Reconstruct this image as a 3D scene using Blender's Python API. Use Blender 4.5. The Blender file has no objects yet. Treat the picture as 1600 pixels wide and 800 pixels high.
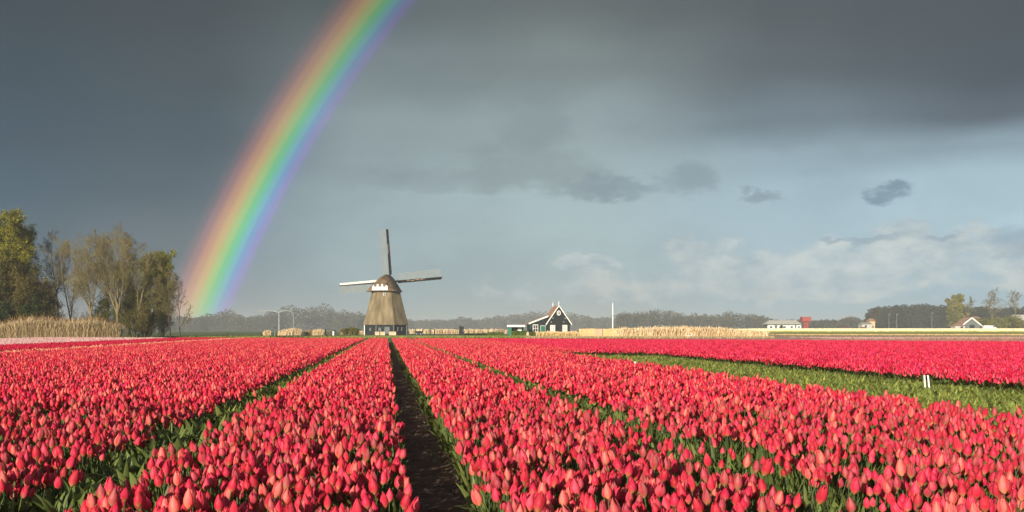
import bpy, math, random
import numpy as np
from mathutils import Vector, Matrix, Quaternion, noise as mnoise
R = math.radians
random.seed(7); rng = np.random.default_rng(7)
S = bpy.context.scene
COL = S.collection

# ------------------------------------------------------------------ camera, light, sky
CAM_H = 1.4
cd = bpy.data.cameras.new("camera"); cam = bpy.data.objects.new("camera", cd); COL.objects.link(cam)
cam.location = (0, 0, CAM_H); cam.rotation_euler = (R(90), 0, 0)
cd.sensor_width = 36; cd.lens = 36.0; cd.shift_y = 115 / 1600; cd.clip_start = 0.1; cd.clip_end = 12000
S.camera = cam
SUN_AZ, SUN_EL = 24.75, 12.8            # azimuth the light travels towards (deg right of the view), elevation
sd = bpy.data.lights.new("sun", 'SUN'); sun = bpy.data.objects.new("sun", sd); COL.objects.link(sun)
sd.energy = 5.0; sd.angle = R(0.5); sd.color = (1.0, 0.90, 0.76)
ldir = Vector((math.sin(R(SUN_AZ)) * math.cos(R(SUN_EL)), math.cos(R(SUN_AZ)) * math.cos(R(SUN_EL)), -math.sin(R(SUN_EL))))
sun.rotation_euler = ldir.to_track_quat('-Z', 'Y').to_euler()
S.view_settings.view_transform = 'Standard'; S.view_settings.look = 'None'
S.view_settings.exposure = 0.35; S.view_settings.gamma = 1.0
try:
    S.cycles.use_denoising = True; S.cycles.max_bounces = 6; S.cycles.volume_bounces = 0
    S.cycles.transparent_max_bounces = 12; S.cycles.diffuse_bounces = 3
except Exception: pass

def lin(c):
    return tuple(((v / 255) / 12.92 if v / 255 <= 0.04045 else ((v / 255 + 0.055) / 1.055) ** 2.4) for v in c) + (1.0,)

class NT:
    """tiny node-tree writer"""
    def __init__(s, tree): s.t = tree; s.N = tree.nodes; s.L = tree.links
    def n(s, kind, **kw):
        o = s.N.new(kind)
        for k, v in kw.items(): setattr(o, k, v)
        return o
    def put(s, sock, v):
        if hasattr(v, 'is_linked') or isinstance(v, bpy.types.NodeSocket): s.L.new(v, sock)
        else: sock.default_value = v
    def m(s, op, a, b=None, c=None):
        o = s.n('ShaderNodeMath', operation=op); s.put(o.inputs[0], a)
        if b is not None: s.put(o.inputs[1], b)
        if c is not None: s.put(o.inputs[2], c)
        return o.outputs[0]
    def ss(s, v, a, b, c=0.0, d=1.0):
        o = s.n('ShaderNodeMapRange', interpolation_type='SMOOTHSTEP'); s.put(o.inputs[0], v)
        for i, x in enumerate((a, b, c, d)): o.inputs[i + 1].default_value = x
        return o.outputs[0]
    def mix(s, f, a, b, mode='MIX'):
        o = s.n('ShaderNodeMix', data_type='RGBA', blend_type=mode)
        s.put(o.inputs['Factor'], f); s.put(o.inputs[6], a); s.put(o.inputs[7], b)
        return o.outputs[2]
    def ramp(s, v, stops, interp='LINEAR'):
        o = s.n('ShaderNodeValToRGB'); s.put(o.inputs[0], v); cr = o.color_ramp; cr.interpolation = interp
        while len(cr.elements) > 1: cr.elements.remove(cr.elements[-1])
        cr.elements[0].position = stops[0][0]; cr.elements[0].color = stops[0][1]
        for p, c in stops[1:]:
            e = cr.elements.new(p); e.color = c
        return o.outputs[0]
    def noise(s, vec, scale, detail=4, rough=0.55):
        o = s.n('ShaderNodeTexNoise'); s.put(o.inputs['Vector'], vec)
        o.inputs['Scale'].default_value = scale; o.inputs['Detail'].default_value = detail
        o.inputs['Roughness'].default_value = rough
        return o.outputs[0]

def build_world():
    w = bpy.data.worlds.new("World"); S.world = w; w.use_nodes = True
    T = NT(w.node_tree); T.N.clear()
    tc = T.n('ShaderNodeTexCoord'); sp = T.n('ShaderNodeSeparateXYZ'); T.L.new(tc.outputs['Generated'], sp.inputs[0])
    x, y, z = sp.outputs
    az = T.m('ARCTAN2', x, y)
    hyp = T.m('SQRT', T.m('ADD', T.m('MULTIPLY', x, x), T.m('MULTIPLY', y, y)))
    t = T.m('DIVIDE', z, T.m('MAXIMUM', hyp, 0.02))
    cb = T.n('ShaderNodeCombineXYZ'); T.put(cb.inputs[0], T.m('MULTIPLY', az, 1.0)); T.put(cb.inputs[1], T.m('MULTIPLY', t, 1.9)); cb.inputs[2].default_value = 3.1
    vec = cb.outputs[0]
    nbig = T.noise(vec, 2.6, 3, 0.5); nmid = T.noise(vec, 11.0, 6, 0.58); nfin = T.noise(vec, 30.0, 5, 0.6)
    # soft warping of the big gradients so that nothing is ruler straight
    tw = T.m('ADD', t, T.m('MULTIPLY', T.m('SUBTRACT', nbig, 0.5), 0.075))
    azw = T.m('ADD', az, T.m('MULTIPLY', T.m('SUBTRACT', T.noise(vec, 3.7, 2), 0.5), 0.10))
    cols = [
        (-26.6, [(515,(118,138,149)),(400,(99,124,140)),(300,(88,115,134)),(200,(83,104,121)),(100,(79,97,110)),(0,(77,91,101)),(-200,(74,86,95))]),
        (-17.4, [(515,(138,151,156)),(400,(114,133,144)),(300,(98,118,131)),(200,(91,109,121)),(100,(88,102,111)),(0,(85,95,102)),(-200,(80,89,97))]),
        (-7.0,  [(515,(156,174,176)),(400,(158,179,185)),(300,(157,177,183)),(200,(139,156,161)),(100,(118,132,136)),(0,(97,109,111)),(-200,(84,93,97))]),
        (3.6,   [(515,(171,187,188)),(400,(170,191,195)),(300,(166,187,192)),(200,(148,165,170)),(100,(127,140,141)),(0,(101,110,112)),(-200,(88,96,99))]),
        (15.7,  [(515,(164,189,199)),(400,(169,194,206)),(300,(163,189,201)),(250,(150,174,186)),(190,(114,130,141)),(100,(92,103,110)),(0,(88,96,101)),(-200,(82,90,95))]),
        (26.6,  [(515,(150,180,194)),(450,(160,189,203)),(350,(178,206,218)),(275,(176,205,217)),(222,(140,163,176)),(165,(90,103,115)),(100,(77,88,98)),(0,(77,87,94)),(-200,(75,84,92))]),
    ]
    out = None; prev = None
    for a, st in cols:
        ca = math.cos(R(a))
        stops = sorted(((max(0.0, (515 - py) / 1600 * ca / 0.5), lin(c)) for py, c in st), key=lambda q: q[0])
        col = T.ramp(T.m('DIVIDE', tw, 0.5), stops, 'EASE')
        out = col if out is None else T.mix(T.ss(azw, R(prev), R(a)), out, col)
        prev = a
    # the sky inside the bow is brighter than the band outside it
    ax = Vector((math.sin(R(31.25)) * math.cos(R(15.25)), math.cos(R(31.25)) * math.cos(R(15.25)), -math.sin(R(15.25))))
    dt = T.n('ShaderNodeVectorMath', operation='DOT_PRODUCT'); T.L.new(tc.outputs['Generated'], dt.inputs[0]); dt.inputs[1].default_value = ax
    br_ = T.ss(dt.outputs['Value'], math.cos(R(51.1)), math.cos(R(48.6)), 0.72, 1.0); cg = T.n('ShaderNodeCombineColor')
    for q in range(3): T.put(cg.inputs[q], br_)
    sky = T.mix(1.0, out, cg.outputs[0], 'MULTIPLY')
    nwa = T.noise(vec, 19.0, 7, 0.62); nwb = T.noise(vec, 23.0, 7, 0.62)
    azd = T.m('ADD', az, T.m('MULTIPLY', T.m('SUBTRACT', nwa, 0.5), 0.075)); td = T.m('ADD', t, T.m('MULTIPLY', T.m('SUBTRACT', nwb, 0.5), 0.05))
    def blob(lst):
        g = None
        for px, py, sx, sy in lst:
            a0 = math.atan((px - 800) / 1600); t0 = (515 - py) / 1600 * math.cos(a0); sa = sx / 1600; st = sy / 1600
            d = T.m('ADD', T.m('POWER', T.m('ABSOLUTE', T.m('DIVIDE', T.m('SUBTRACT', azd, a0), sa)), 2.0),
                    T.m('POWER', T.m('ABSOLUTE', T.m('DIVIDE', T.m('SUBTRACT', td, t0), st)), 2.0))
            q = T.m('SUBTRACT', 1.0, d)
            g = q if g is None else T.m('MAXIMUM', g, q)
        return T.m('MAXIMUM', g, -3.0)
    def cloud(sky, lst, col, a, b, k, amt, nz):
        m = T.m('MULTIPLY', T.ss(T.m('ADD', blob(lst), T.m('MULTIPLY', T.m('SUBTRACT', nz, 0.5), k)), a, b), amt)
        return T.mix(m, sky, col)
    # cream cumulus bank low on the right
    cv = T.n('ShaderNodeCombineXYZ'); T.put(cv.inputs[0], az); T.put(cv.inputs[1], T.m('MULTIPLY', t, 1.35)); cv.inputs[2].default_value = 7.7
    ncum = T.noise(cv.outputs[0], 16.0, 8, 0.6)
    sky = cloud(sky, [(930,412,70,16),(1090,402,100,36),(1200,420,160,40),(1400,405,190,40),(1560,398,120,22),(1412,362,34,22),(1000,450,240,26),(1250,450,380,26)],
                T.ramp(nfin, [(0.36, lin((168,187,196))), (0.62, lin((208,215,212)))]), -0.1, 0.75, 5.0, 0.75, ncum)
    # grey shadowed scraps of cloud
    sky = cloud(sky, [(838,205,52,60),(810,262,105,34),(870,280,95,26)], lin((130,146,151)), -1.0, 1.3, 1.2, 0.62, ncum)
    sky = cloud(sky, [(690,278,140,22)], lin((132,148,154)), -1.0, 1.3, 1.2, 0.5, ncum)
    sky = cloud(sky, [(1080,282,50,24),(960,290,80,13),(1190,298,26,8)], lin((124,142,154)), -0.8, 1.2, 1.2, 0.60, ncum)
    sky = cloud(sky, [(1388,302,24,12)], lin((116,141,159)), -1.0, 1.0, 1.2, 0.8, ncum)
    sky = cloud(sky, [(1360,378,44,8),(1475,374,26,7),(1592,372,40,20),(1300,382,28,4)], lin((136,160,178)), -0.8, 1.1, 1.2, 0.62, ncum)
    # broken tone in the storm deck
    sky = T.mix(T.ss(T.noise(vec, 5.5, 7, 0.62), 0.38, 0.68, 0.0, 0.15), sky, lin((66,78,88)))
    bgc = T.n('ShaderNodeBackground'); T.L.new(sky, bgc.inputs[0]); bgc.inputs[1].default_value = 0.80
    ns = T.n('ShaderNodeTexSky'); ns.sky_type = 'NISHITA'; ns.sun_disc = False
    ns.sun_elevation = R(SUN_EL); ns.sun_rotation = R(180 + SUN_AZ)
    bgn = T.n('ShaderNodeBackground'); T.L.new(ns.outputs[0], bgn.inputs[0]); bgn.inputs[1].default_value = 0.075
    # the storm stands ahead; behind the camera the sky is open
    fac = T.ss(T.m('ABSOLUTE', az), R(65), R(125))
    ms = T.n('ShaderNodeMixShader'); T.L.new(fac, ms.inputs[0]); T.L.new(bgc.outputs[0], ms.inputs[1]); T.L.new(bgn.outputs[0], ms.inputs[2])
    wo = T.n('ShaderNodeOutputWorld'); T.L.new(ms.outputs[0], wo.inputs[0])
build_world()

# ------------------------------------------------------------------ materials
def mat(name, c1, c2=None, scale=3.0, rough=0.85, bump=0.0, trans=0.0, attr=None, detail=4, coord='Object', stretch=None, spec=0.3, island=0.0):
    m = bpy.data.materials.new(name); m.use_nodes = True; T = NT(m.node_tree); T.N.clear()
    out = T.n('ShaderNodeOutputMaterial'); p = T.n('ShaderNodeBsdfPrincipled')
    p.inputs['Roughness'].default_value = rough; p.inputs['Specular IOR Level'].default_value = spec
    tc = T.n('ShaderNodeTexCoord'); v = tc.outputs[coord]
    if stretch:
        mp = T.n('ShaderNodeMapping'); T.L.new(v, mp.inputs[0]); mp.inputs['Scale'].default_value = stretch; v = mp.outputs[0]
    c1 = tuple(c1) + (1,); col = c1
    if c2 is not None:
        nz = T.noise(v, scale, detail)
        col = T.ramp(nz, [(0.32, c1), (0.68, tuple(c2) + (1,))])
    if island:
        g_ = T.n('ShaderNodeNewGeometry'); f_ = T.ss(g_.outputs['Random Per Island'], 0, 1, 1 - island, 1 + island * .6)
        cb_ = T.n('ShaderNodeCombineColor')
        for q_ in range(3): T.put(cb_.inputs[q_], f_)
        col = T.mix(1.0, col, cb_.outputs[0], 'MULTIPLY')
    if attr:
        a = T.n('ShaderNodeAttribute', attribute_name=attr)
        col = T.mix(1.0, col, a.outputs['Color'], 'MULTIPLY')
    T.put(p.inputs['Base Color'], col)
    if bump:
        b = T.n('ShaderNodeBump'); b.inputs['Strength'].default_value = bump
        T.L.new(T.noise(v, scale * 4, 5), b.inputs['Height']); T.L.new(b.outputs[0], p.inputs['Normal'])
    if trans:
        tr = T.n('ShaderNodeBsdfTranslucent'); T.put(tr.inputs[0], col)
        mx = T.n('ShaderNodeMixShader'); mx.inputs[0].default_value = trans
        T.L.new(p.outputs[0], mx.inputs[1]); T.L.new(tr.outputs[0], mx.inputs[2]); T.L.new(mx.outputs[0], out.inputs[0])
    else: T.L.new(p.outputs[0], out.inputs[0])
    return m
M = {}
M['petal'] = mat('petal', (1, 1, 1), rough=0.5, trans=0.25, attr='tint', spec=0.2)
M['leaf'] = mat('tulip_leaf', (1, 1, 1), rough=0.5, trans=0.18, attr='tint', spec=0.4)
M['soil'] = mat('soil', (0.07, 0.044, 0.028), (0.18, 0.115, 0.07), 5.0, 0.95, 0.8, detail=8)
M['grass'] = mat('grass', (0.07, 0.12, 0.03), (0.16, 0.20, 0.06), 0.06, 0.95, 0.3, detail=9)
M['brown'] = mat('ploughed', (0.46, 0.31, 0.15), (0.62, 0.44, 0.22), 0.05, 0.95, 0.3, detail=8, stretch=(0.4, 1.6, 1))
M['mauve'] = mat('mauve_crop', (0.48, 0.28, 0.24), (0.60, 0.40, 0.34), 0.2, 0.95, 0.3, detail=8)
M['yellow'] = mat('pale_flowers', (0.75, 0.68, 0.36), (0.85, 0.80, 0.50), 0.15, 0.9, 0.3, detail=8)
M['verge'] = mat('verge', (0.34, 0.36, 0.07), (0.50, 0.46, 0.12), 0.3, 0.95, 0.3, detail=8)
M['blade'] = mat('grass_blade', (0.13, 0.19, 0.04), (0.32, 0.33, 0.09), 0.5, 0.8, 0, 0.2)
M['reed'] = mat('reed', (0.40, 0.29, 0.15), (0.56, 0.43, 0.25), 0.25, 0.85, 0, 0.15, detail=3, island=.45)
M['reed_dark'] = mat('reed_dark', (0.16, 0.095, 0.032), (0.34, 0.20, 0.08), 0.35, 0.85, 0, 0.15, detail=6, island=.4)
M['reed_pale'] = mat('reed_pale', (0.72, 0.52, 0.29), (0.92, 0.76, 0.50), 0.3, 0.85, 0, 0.15, detail=6, island=.25)
M['thatch'] = mat('thatch', (0.115, 0.09, 0.048), (0.30, 0.235, 0.14), 0.5, 0.95, 0.7, detail=8, stretch=(1.6, 1.6, 0.35))
M['thatch_cap'] = mat('thatch_cap', (0.06, 0.045, 0.024), (0.24, 0.155, 0.085), 0.9, 0.95, 0.7, detail=8)
M['tar'] = mat('tarred_wood', (0.012, 0.015, 0.017), (0.032, 0.037, 0.04), 1.5, 0.7, 0.2, spec=0.15)
M['grey_green'] = mat('weathered_boards', (0.10, 0.12, 0.12), (0.16, 0.18, 0.17), 1.5, 0.7, 0.2)
M['white'] = mat('white_paint', (0.78, 0.77, 0.72), (0.86, 0.85, 0.80), 1.0, 0.5, 0.1)
M['lattice'] = mat('sail_lattice', (0.42, 0.42, 0.37), (0.55, 0.54, 0.48), 1.0, 0.8, 0)
M['lattice_dark'] = mat('sail_lattice_grey', (0.25, 0.25, 0.21), (0.37, 0.36, 0.30), 1.0, 0.8, 0)
M['black'] = mat('shaded_board_black', (0.004, 0.004, 0.004), (0.012, 0.011, 0.01), 1.5, 0.9, 0, spec=0.05)  # shade on the sail boards turned from the sun, put into the colour
M['glass'] = mat('window_glass', (0.04, 0.05, 0.055), rough=0.08, spec=0.6)
M['tile'] = mat('roof_tile', (0.30, 0.16, 0.10), (0.46, 0.28, 0.19), 2.0, 0.85, 0.3)
M['green_paint'] = mat('green_paint', (0.012, 0.13, 0.08), (0.02, 0.17, 0.11), 2.0, 0.5, 0.1)
M['hedge'] = mat('hedge', (0.07, 0.13, 0.008), (0.17, 0.23, 0.02), 1.5, 0.85, 0, 0.2)
M['board_yellow'] = mat('board_yellow', (0.60, 0.42, 0.17), (0.76, 0.57, 0.27), 0.8, 0.85, 0.3, stretch=(3, 3, .3))
M['board_pink'] = mat('board_pink', (0.60, 0.36, 0.22), (0.78, 0.52, 0.34), 0.8, 0.85, 0.3, stretch=(3, 3, .3))
M['post'] = mat('old_post', (0.10, 0.07, 0.05), (0.22, 0.14, 0.10), 2.0, 0.9, 0.3)
M['pale_stone'] = mat('pale_block', (0.50, 0.40, 0.27), (0.66, 0.54, 0.38), 1.5, 0.9, 0.3)
M['red'] = mat('red_paint', (0.28, 0.05, 0.045), (0.36, 0.08, 0.07), 1.0, 0.6, 0.1)
M['steel'] = mat('pale_steel', (0.50, 0.54, 0.54), (0.62, 0.66, 0.65), 1.0, 0.5, 0.1)
M['grey_steel'] = mat('grey_steel', (0.30, 0.34, 0.33), (0.38, 0.42, 0.40), 1.0, 0.6, 0.1)
M['plastic'] = mat('white_plastic', (0.80, 0.78, 0.76), rough=0.4)
M['bark'] = mat('bark', (0.10, 0.082, 0.04), (0.23, 0.185, 0.095), 0.7, 0.95, 0.4, stretch=(3, 3, .5))
M['bark_dark'] = mat('bark_dark', (0.035, 0.02, 0.02), (0.085, 0.055, 0.045), 0.7, 0.95, 0.4, stretch=(3, 3, .5))
M['twig'] = mat('twig', (0.14, 0.115, 0.048), (0.27, 0.225, 0.10), 0.25, 0.9)
M['twig_brown'] = mat('twig_brown', (0.06, 0.046, 0.014), (0.13, 0.10, 0.03), 0.3, 0.9)
M['bud_olive'] = mat('bud_olive', (0.10, 0.105, 0.014), (0.25, 0.235, 0.035), 0.25, 0.8, 0, 0.25, island=.4)
M['bud_yellow'] = mat('bud_yellow', (0.17, 0.17, 0.015), (0.36, 0.34, 0.04), 0.25, 0.8, 0, 0.3, island=.35)
M['ivy'] = mat('ivy', (0.02, 0.036, 0.004), (0.05, 0.075, 0.008), 0.3, 0.8, 0, 0.1, island=.4)
M['far_leaf'] = mat('far_wood', (0.05, 0.05, 0.032), (0.10, 0.092, 0.055), 0.02, 0.95, island=.3, spec=0)
M['far_dark'] = mat('far_wood_dark', (0.018, 0.022, 0.016), (0.05, 0.05, 0.035), 0.02, 0.95, spec=0)
M['willow'] = mat('willow_leaf', (0.12, 0.13, 0.03), (0.28, 0.25, 0.07), 0.15, 0.85, 0, 0.2)

# ------------------------------------------------------------------ helpers
def tag(o, label=None, cat=None, group=None, kind=None):
    if label: o['label'] = label
    if cat: o['category'] = cat
    if group: o['group'] = group
    if kind: o['kind'] = kind
    return o
def link(name, me, parent=None):
    o = bpy.data.objects.new(name, me); COL.objects.link(o)
    if parent is not None: o.parent = parent
    return o
def empty(name, loc, rz=0):
    o = link(name, None); o.location = loc; o.rotation_euler = (0, 0, rz); o.empty_display_size = 0.2
    return o
def fast_mesh(name, co, faces, m, smooth=False):
    """co (n,3) array, faces (k,3|4) int array"""
    me = bpy.data.meshes.new(name); co = np.asarray(co, np.float32); faces = np.asarray(faces, np.int32)
    k, w = faces.shape
    me.vertices.add(len(co)); me.vertices.foreach_set('co', co.ravel())
    me.loops.add(k * w); me.loops.foreach_set('vertex_index', faces.ravel())
    me.polygons.add(k); me.polygons.foreach_set('loop_start', np.arange(0, k * w, w, dtype=np.int32))
    me.update(calc_edges=True); me.validate()
    if smooth: me.polygons.foreach_set('use_smooth', np.ones(len(me.polygons), bool))
    me.materials.append(m)
    return me
class MB:
    def __init__(s): s.v = []; s.f = []; s.mi = []; s.cur = 0
    def add(s, vs, fs):
        b = len(s.v); s.v += [tuple(p) for p in vs]; s.f += [tuple(b + i for i in f) for f in fs]; s.mi += [s.cur] * len(fs); return s
    def box(s, c, d, rot=None):
        x, y, z = d[0] / 2, d[1] / 2, d[2] / 2
        vs = [Vector((i * x, j * y, k * z)) for i in (-1, 1) for j in (-1, 1) for k in (-1, 1)]
        if rot is not None: vs = [rot @ v for v in vs]
        c = Vector(c)
        return s.add([v + c for v in vs], [(0,1,3,2),(4,6,7,5),(0,4,5,1),(2,3,7,6),(0,2,6,4),(1,5,7,3)])
    def bar(s, a, b, w, d=None):
        """box beam from a to b"""
        a = Vector(a); b = Vector(b); ax = b - a; L = ax.length
        q = ax.to_track_quat('Z', 'Y').to_matrix()
        return s.box((a + b) / 2, (w, d or w, L), q)
    def tube(s, pts, rads, n=8, cap=True):
        base = len(s.v); rings = []
        pts = [Vector(p) for p in pts]
        for i, p in enumerate(pts):
            d = (pts[min(i + 1, len(pts) - 1)] - pts[max(i - 1, 0)]).normalized()
            u = d.cross(Vector((0.13, 1, 0.07))).normalized(); w = d.cross(u)
            rings.append([p + (u * math.cos(2 * math.pi * k / n) + w * math.sin(2 * math.pi * k / n)) * rads[i] for k in range(n)])
        vs = [q for r in rings for q in r]
        fs = [(i * n + k, i * n + (k + 1) % n, (i + 1) * n + (k + 1) % n, (i + 1) * n + k) for i in range(len(pts) - 1) for k in range(n)]
        if cap: fs += [tuple(range(n))[::-1], tuple((len(pts) - 1) * n + k for k in range(n))]
        return s.add(vs, fs)
    def loft(s, rings, closed=True, cap=True):
        n = len(rings[0]); vs = [p for r in rings for p in r]
        kk = n if closed else n - 1
        fs = [(i * n + k, i * n + (k + 1) % n, (i + 1) * n + (k + 1) % n, (i + 1) * n + k) for i in range(len(rings) - 1) for k in range(kk)]
        if cap: fs += [tuple(range(n))[::-1], tuple((len(rings) - 1) * n + k for k in range(n))]
        return s.add(vs, fs)
    def prism(s, poly, y0, y1):
        """polygon in x,z pushed from y0 to y1"""
        n = len(poly)
        return s.add([(x, y0, z) for x, z in poly] + [(x, y1, z) for x, z in poly],
                     [tuple(range(n)), tuple(range(2 * n - 1, n - 1, -1))] + [(i, i + n, (i + 1) % n + n, (i + 1) % n) for i in range(n)])
    def build(s, name, m, parent=None, smooth=False, bevel=0.0):
        me = bpy.data.meshes.new(name); me.from_pydata(s.v, [], s.f)
        for mm in (m if isinstance(m, (list, tuple)) else [m]): me.materials.append(mm)
        me.update()
        if smooth: me.polygons.foreach_set('use_smooth', [True] * len(me.polygons))
        o = link(name, me, parent)
        if bevel:
            b = o.modifiers.new('bevel', 'BEVEL'); b.width = bevel; b.segments = 1; b.limit_method = 'ANGLE'
        return o
F = 1600.0; HZ = 515.0
def zf(x, y):
    """ground height: flat polder, rising a little towards the dunes on the far right"""
    r = min(max((y - 300) / 160.0, 0), 1); r = r * r * (3 - 2 * r)
    q = min(max((x / max(y, 1.0) - 0.08) / 0.18, 0), 1); q = q * q * (3 - 2 * q)
    r2 = min(max((y - 500) / 500.0, 0), 1)
    return (1.1 * r + 2.2 * r2) * q
def gx(px, Y): return (px - 800) / F * Y
def gz(py, Y): return CAM_H + (HZ - py) / F * Y
DX = -197 / F                      # the rows run towards this direction
def row(u, Y): return u + DX * Y
def yend(x): return 104 - (0.66 * x if x > 0 else 0.30 * x)

# ------------------------------------------------------------------ ground
def grid_sheet(name, xs, ys, zo, m, kind='structure'):
    co = [(x, y, zf(x, y) + zo) for y in ys for x in xs]; nx = len(xs)
    fs = [(j * nx + i, j * nx + i + 1, (j + 1) * nx + i + 1, (j + 1) * nx + i) for j in range(len(ys) - 1) for i in range(nx - 1)]
    o = link(name, fast_mesh(name, co, fs, m)); o['kind'] = kind
    return o
XS = sorted(set([-3000, -2000, -1400, 3000, 2000, 1400] + list(range(-1000, 1001, 50))))
YS = [-60, 0, 100, 200, 250] + list(range(300, 1001, 25)) + [1200, 1600, 2200, 3000]
grid_sheet('ground', XS, YS, 0.0, M['grass'])
# dark tulip soil (rows run into the distance), finely lumpy where the wheel furrow is open to view
def skew_sheet(name, u0, u1, nu, y_list, zo, m, rough=0.0):
    co = []
    for y in y_list:
        for i in range(nu + 1):
            u = u0 + (u1 - u0) * i / nu; x = row(u, y); z = zo
            if rough:
                z += rough * (mnoise.noise((x * 9, y * 9, 0)) + 0.6 * mnoise.noise((x * 24, y * 24, 3)) + 0.35 * mnoise.noise((x * 55, y * 55, 5)))
                e = min(u - u0, u1 - u)
                z += 0.05 * max(0, 1 - e / 0.16)
            co.append((x, y, z))
    fs = [(j * (nu + 1) + i, j * (nu + 1) + i + 1, (j + 1) * (nu + 1) + i + 1, (j + 1) * (nu + 1) + i) for j in range(len(y_list) - 1) for i in range(nu)]
    o = link(name, fast_mesh(name, co, fs, m, bool(rough))); return o
def field_soil():
    b = MB()
    pts = []
    for x in (-120, -60, -30, 0, 30, 50, 70): pts.append((x, min(yend(x) + 1, 150), 0.02))
    pts += [(70, -6, 0.02), (-120, -6, 0.02)]
    b.add(pts, [tuple(range(len(pts)))[::-1]]); o = b.build('tulip_field_soil', M['soil']); o['kind'] = 'structure'
field_soil()
yl = [3.0]
while yl[-1] < 104: yl.append(yl[-1] * 1.006 + 0.002)
f_ = skew_sheet('furrow', 0.0, 0.74, 34, yl, 0.045, M['soil'], 0.026); f_['kind'] = 'structure'
def poly_sheet(name, pts, z, m, kind='structure'):
    b = MB(); b.add([(x, y, z) for x, y in pts], [tuple(range(len(pts)))]); o = b.build(name, m); o['kind'] = kind
    return o
# bare brown land and a mauve strip beyond the right half of the tulips
poly_sheet('ploughed_field', [(12, 106), (30, 87), (60, 60), (250, 60), (250, 290), (40, 290), (22, 180)], 0.012, M['brown'])
poly_sheet('mauve_field', [(24, 108), (50, 75), (180, 66), (180, 184), (27, 184)], 0.03, M['mauve'])
poly_sheet('reed_bank', [(2, 160), (46, 160), (50, 205), (4, 205)], 0.02, M['verge'])
grid_sheet('pale_flower_field', [x for x in XS if 50 <= x <= 700], [375, 400, 425, 450, 475], 0.42, M['yellow'])
grid_sheet('verge_strip', [x for x in XS if 50 <= x <= 700], [300, 325, 350], 0.12, M['verge'])
# bank faces so the raised sheets have an edge
def bank(name, y, z0, z1, m):
    b = MB(); xs = [x for x in XS if 50 <= x <= 700]
    for a, c in zip(xs[:-1], xs[1:]):
        b.add([(a, y, zf(a, y) + z0), (c, y, zf(c, y) + z0), (c, y, zf(c, y) + z1), (a, y, zf(a, y) + z1)], [(0, 1, 2, 3)])
    o = b.build(name, m); o['kind'] = 'structure'
def pale_flowers():
    n = 26000; Y = rng.uniform(375, 475, n); X = rng.uniform(.10, .56, n) * Y
    Z = np.array([zf(x, y) for x, y in zip(X, Y)]) + .42 + rng.uniform(-.05, .28, n)
    s_ = .16; a = rng.uniform(-.5, .5, n); d = np.c_[np.cos(a), np.sin(a), np.zeros(n)] * .5
    P = np.c_[X, Y, Z]; up = np.array([[0, 0, .13]])
    co = np.stack([P - d - up, P + d - up, P + d * .8 + up, P - d * .8 + up], 1).reshape(-1, 3)
    o = link('pale_flowers', fast_mesh('pale_flowers', co, np.arange(n * 4).reshape(-1, 4), M['yellow'])); o['label'] = 'pale yellow flower field far off, below the dark forest'; o['kind'] = 'stuff'; o['category'] = 'flowers'
pale_flowers()
bank('pale_flower_edge', 374.9, -0.2, 0.30, M['verge'])

# ------------------------------------------------------------------ tulips
RED = np.array([(0.86,0.055,0.085),(0.90,0.075,0.10),(0.78,0.025,0.075),(0.92,0.12,0.12),(0.86,0.06,0.13),(0.93,0.19,0.14),(0.80,0.035,0.05),(0.90,0.09,0.15),(0.62,0.012,0.05),(0.92,0.22,0.15)]) * np.array([[1, .86, 1.04]])
def pal(kind):
    if kind == 'red': c = RED[rng.integers(len(RED))].copy()
    elif kind == 'rose': c = RED[rng.integers(len(RED))] * np.array((.98, .68, 1.03))
    elif kind == 'apricot': c = np.array((0.90,0.42,0.26))
    elif kind == 'crimson': c = np.array((0.70,0.02,0.07))
    elif kind == 'pale': c = np.array((0.88,0.55,0.52))
    else: c = np.array((0.9,0.1,0.1))
    return np.clip(c * rng.choice([.62, .8, .95, 1.0, 1.05, 1.1]), 0, 0.95)
FL = 1.0
def petal_arrays(phi, R0, H, outer, openness, col, nu=4, nv=6):
    """one petal as a curved cup segment; returns verts, quads, colours"""
    vs = []; cs = []
    tipout = openness + random.uniform(-0.16, 0.2); H = H * random.uniform(.90, 1.05)
    tw = random.uniform(-0.12, 0.12)
    for j in range(nv + 1):
        v = j / nv
        r = R0 * float(np.interp(v, [0, .12, .3, .5, .7, .85, 1], [.34, .82, 1.06, 1.0, .76, .50, .14])) + R0 * tipout * v ** 3
        r *= (1.0 if outer else 0.88)
        wd = (1.12 if outer else 1.0) * float(np.interp(v, [0, .3, .6, .85, 1], [.75, 1.1, 1.0, .66, .08]))
        for i in range(nu + 1):
            s = -1 + 2 * i / nu
            a = phi + s * wd * 0.98 + tw * v
            rr = r * (1 - 0.05 * (1 - s * s) * 0 + 0.07 * s * s * (1 if outer else -1) + 0.05 * (1 - abs(s)) * math.sin(math.pi * v))
            z = H * (v - 0.07 * s * s * v + (0.03 if outer else 0.0))
            vs.append((rr * math.cos(a), rr * math.sin(a), z))
            k = v
            base = np.array((0.55, 0.50, 0.16))
            e_ = abs(s) ** 1.2 * .85 + .25 * (1 if not outer else 0)
            cc = (col + (np.array((0.03, 0.10, 0.075)) * FL) * (0.4 + .6 * k)) * (1 - e_) + np.array((0.74, 0.016, 0.045)) * e_ * (col[0] / .86)
            f = max(0, 1 - v / 0.26) * 0.55
            cs.append(tuple(np.clip(cc * (1 - f) + base * f, 0, 0.95)))
    fs = [(j * (nu + 1) + i, j * (nu + 1) + i + 1, (j + 1) * (nu + 1) + i + 1, (j + 1) * (nu + 1) + i) for j in range(nv) for i in range(nu)]
    return vs, fs, cs
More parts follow.
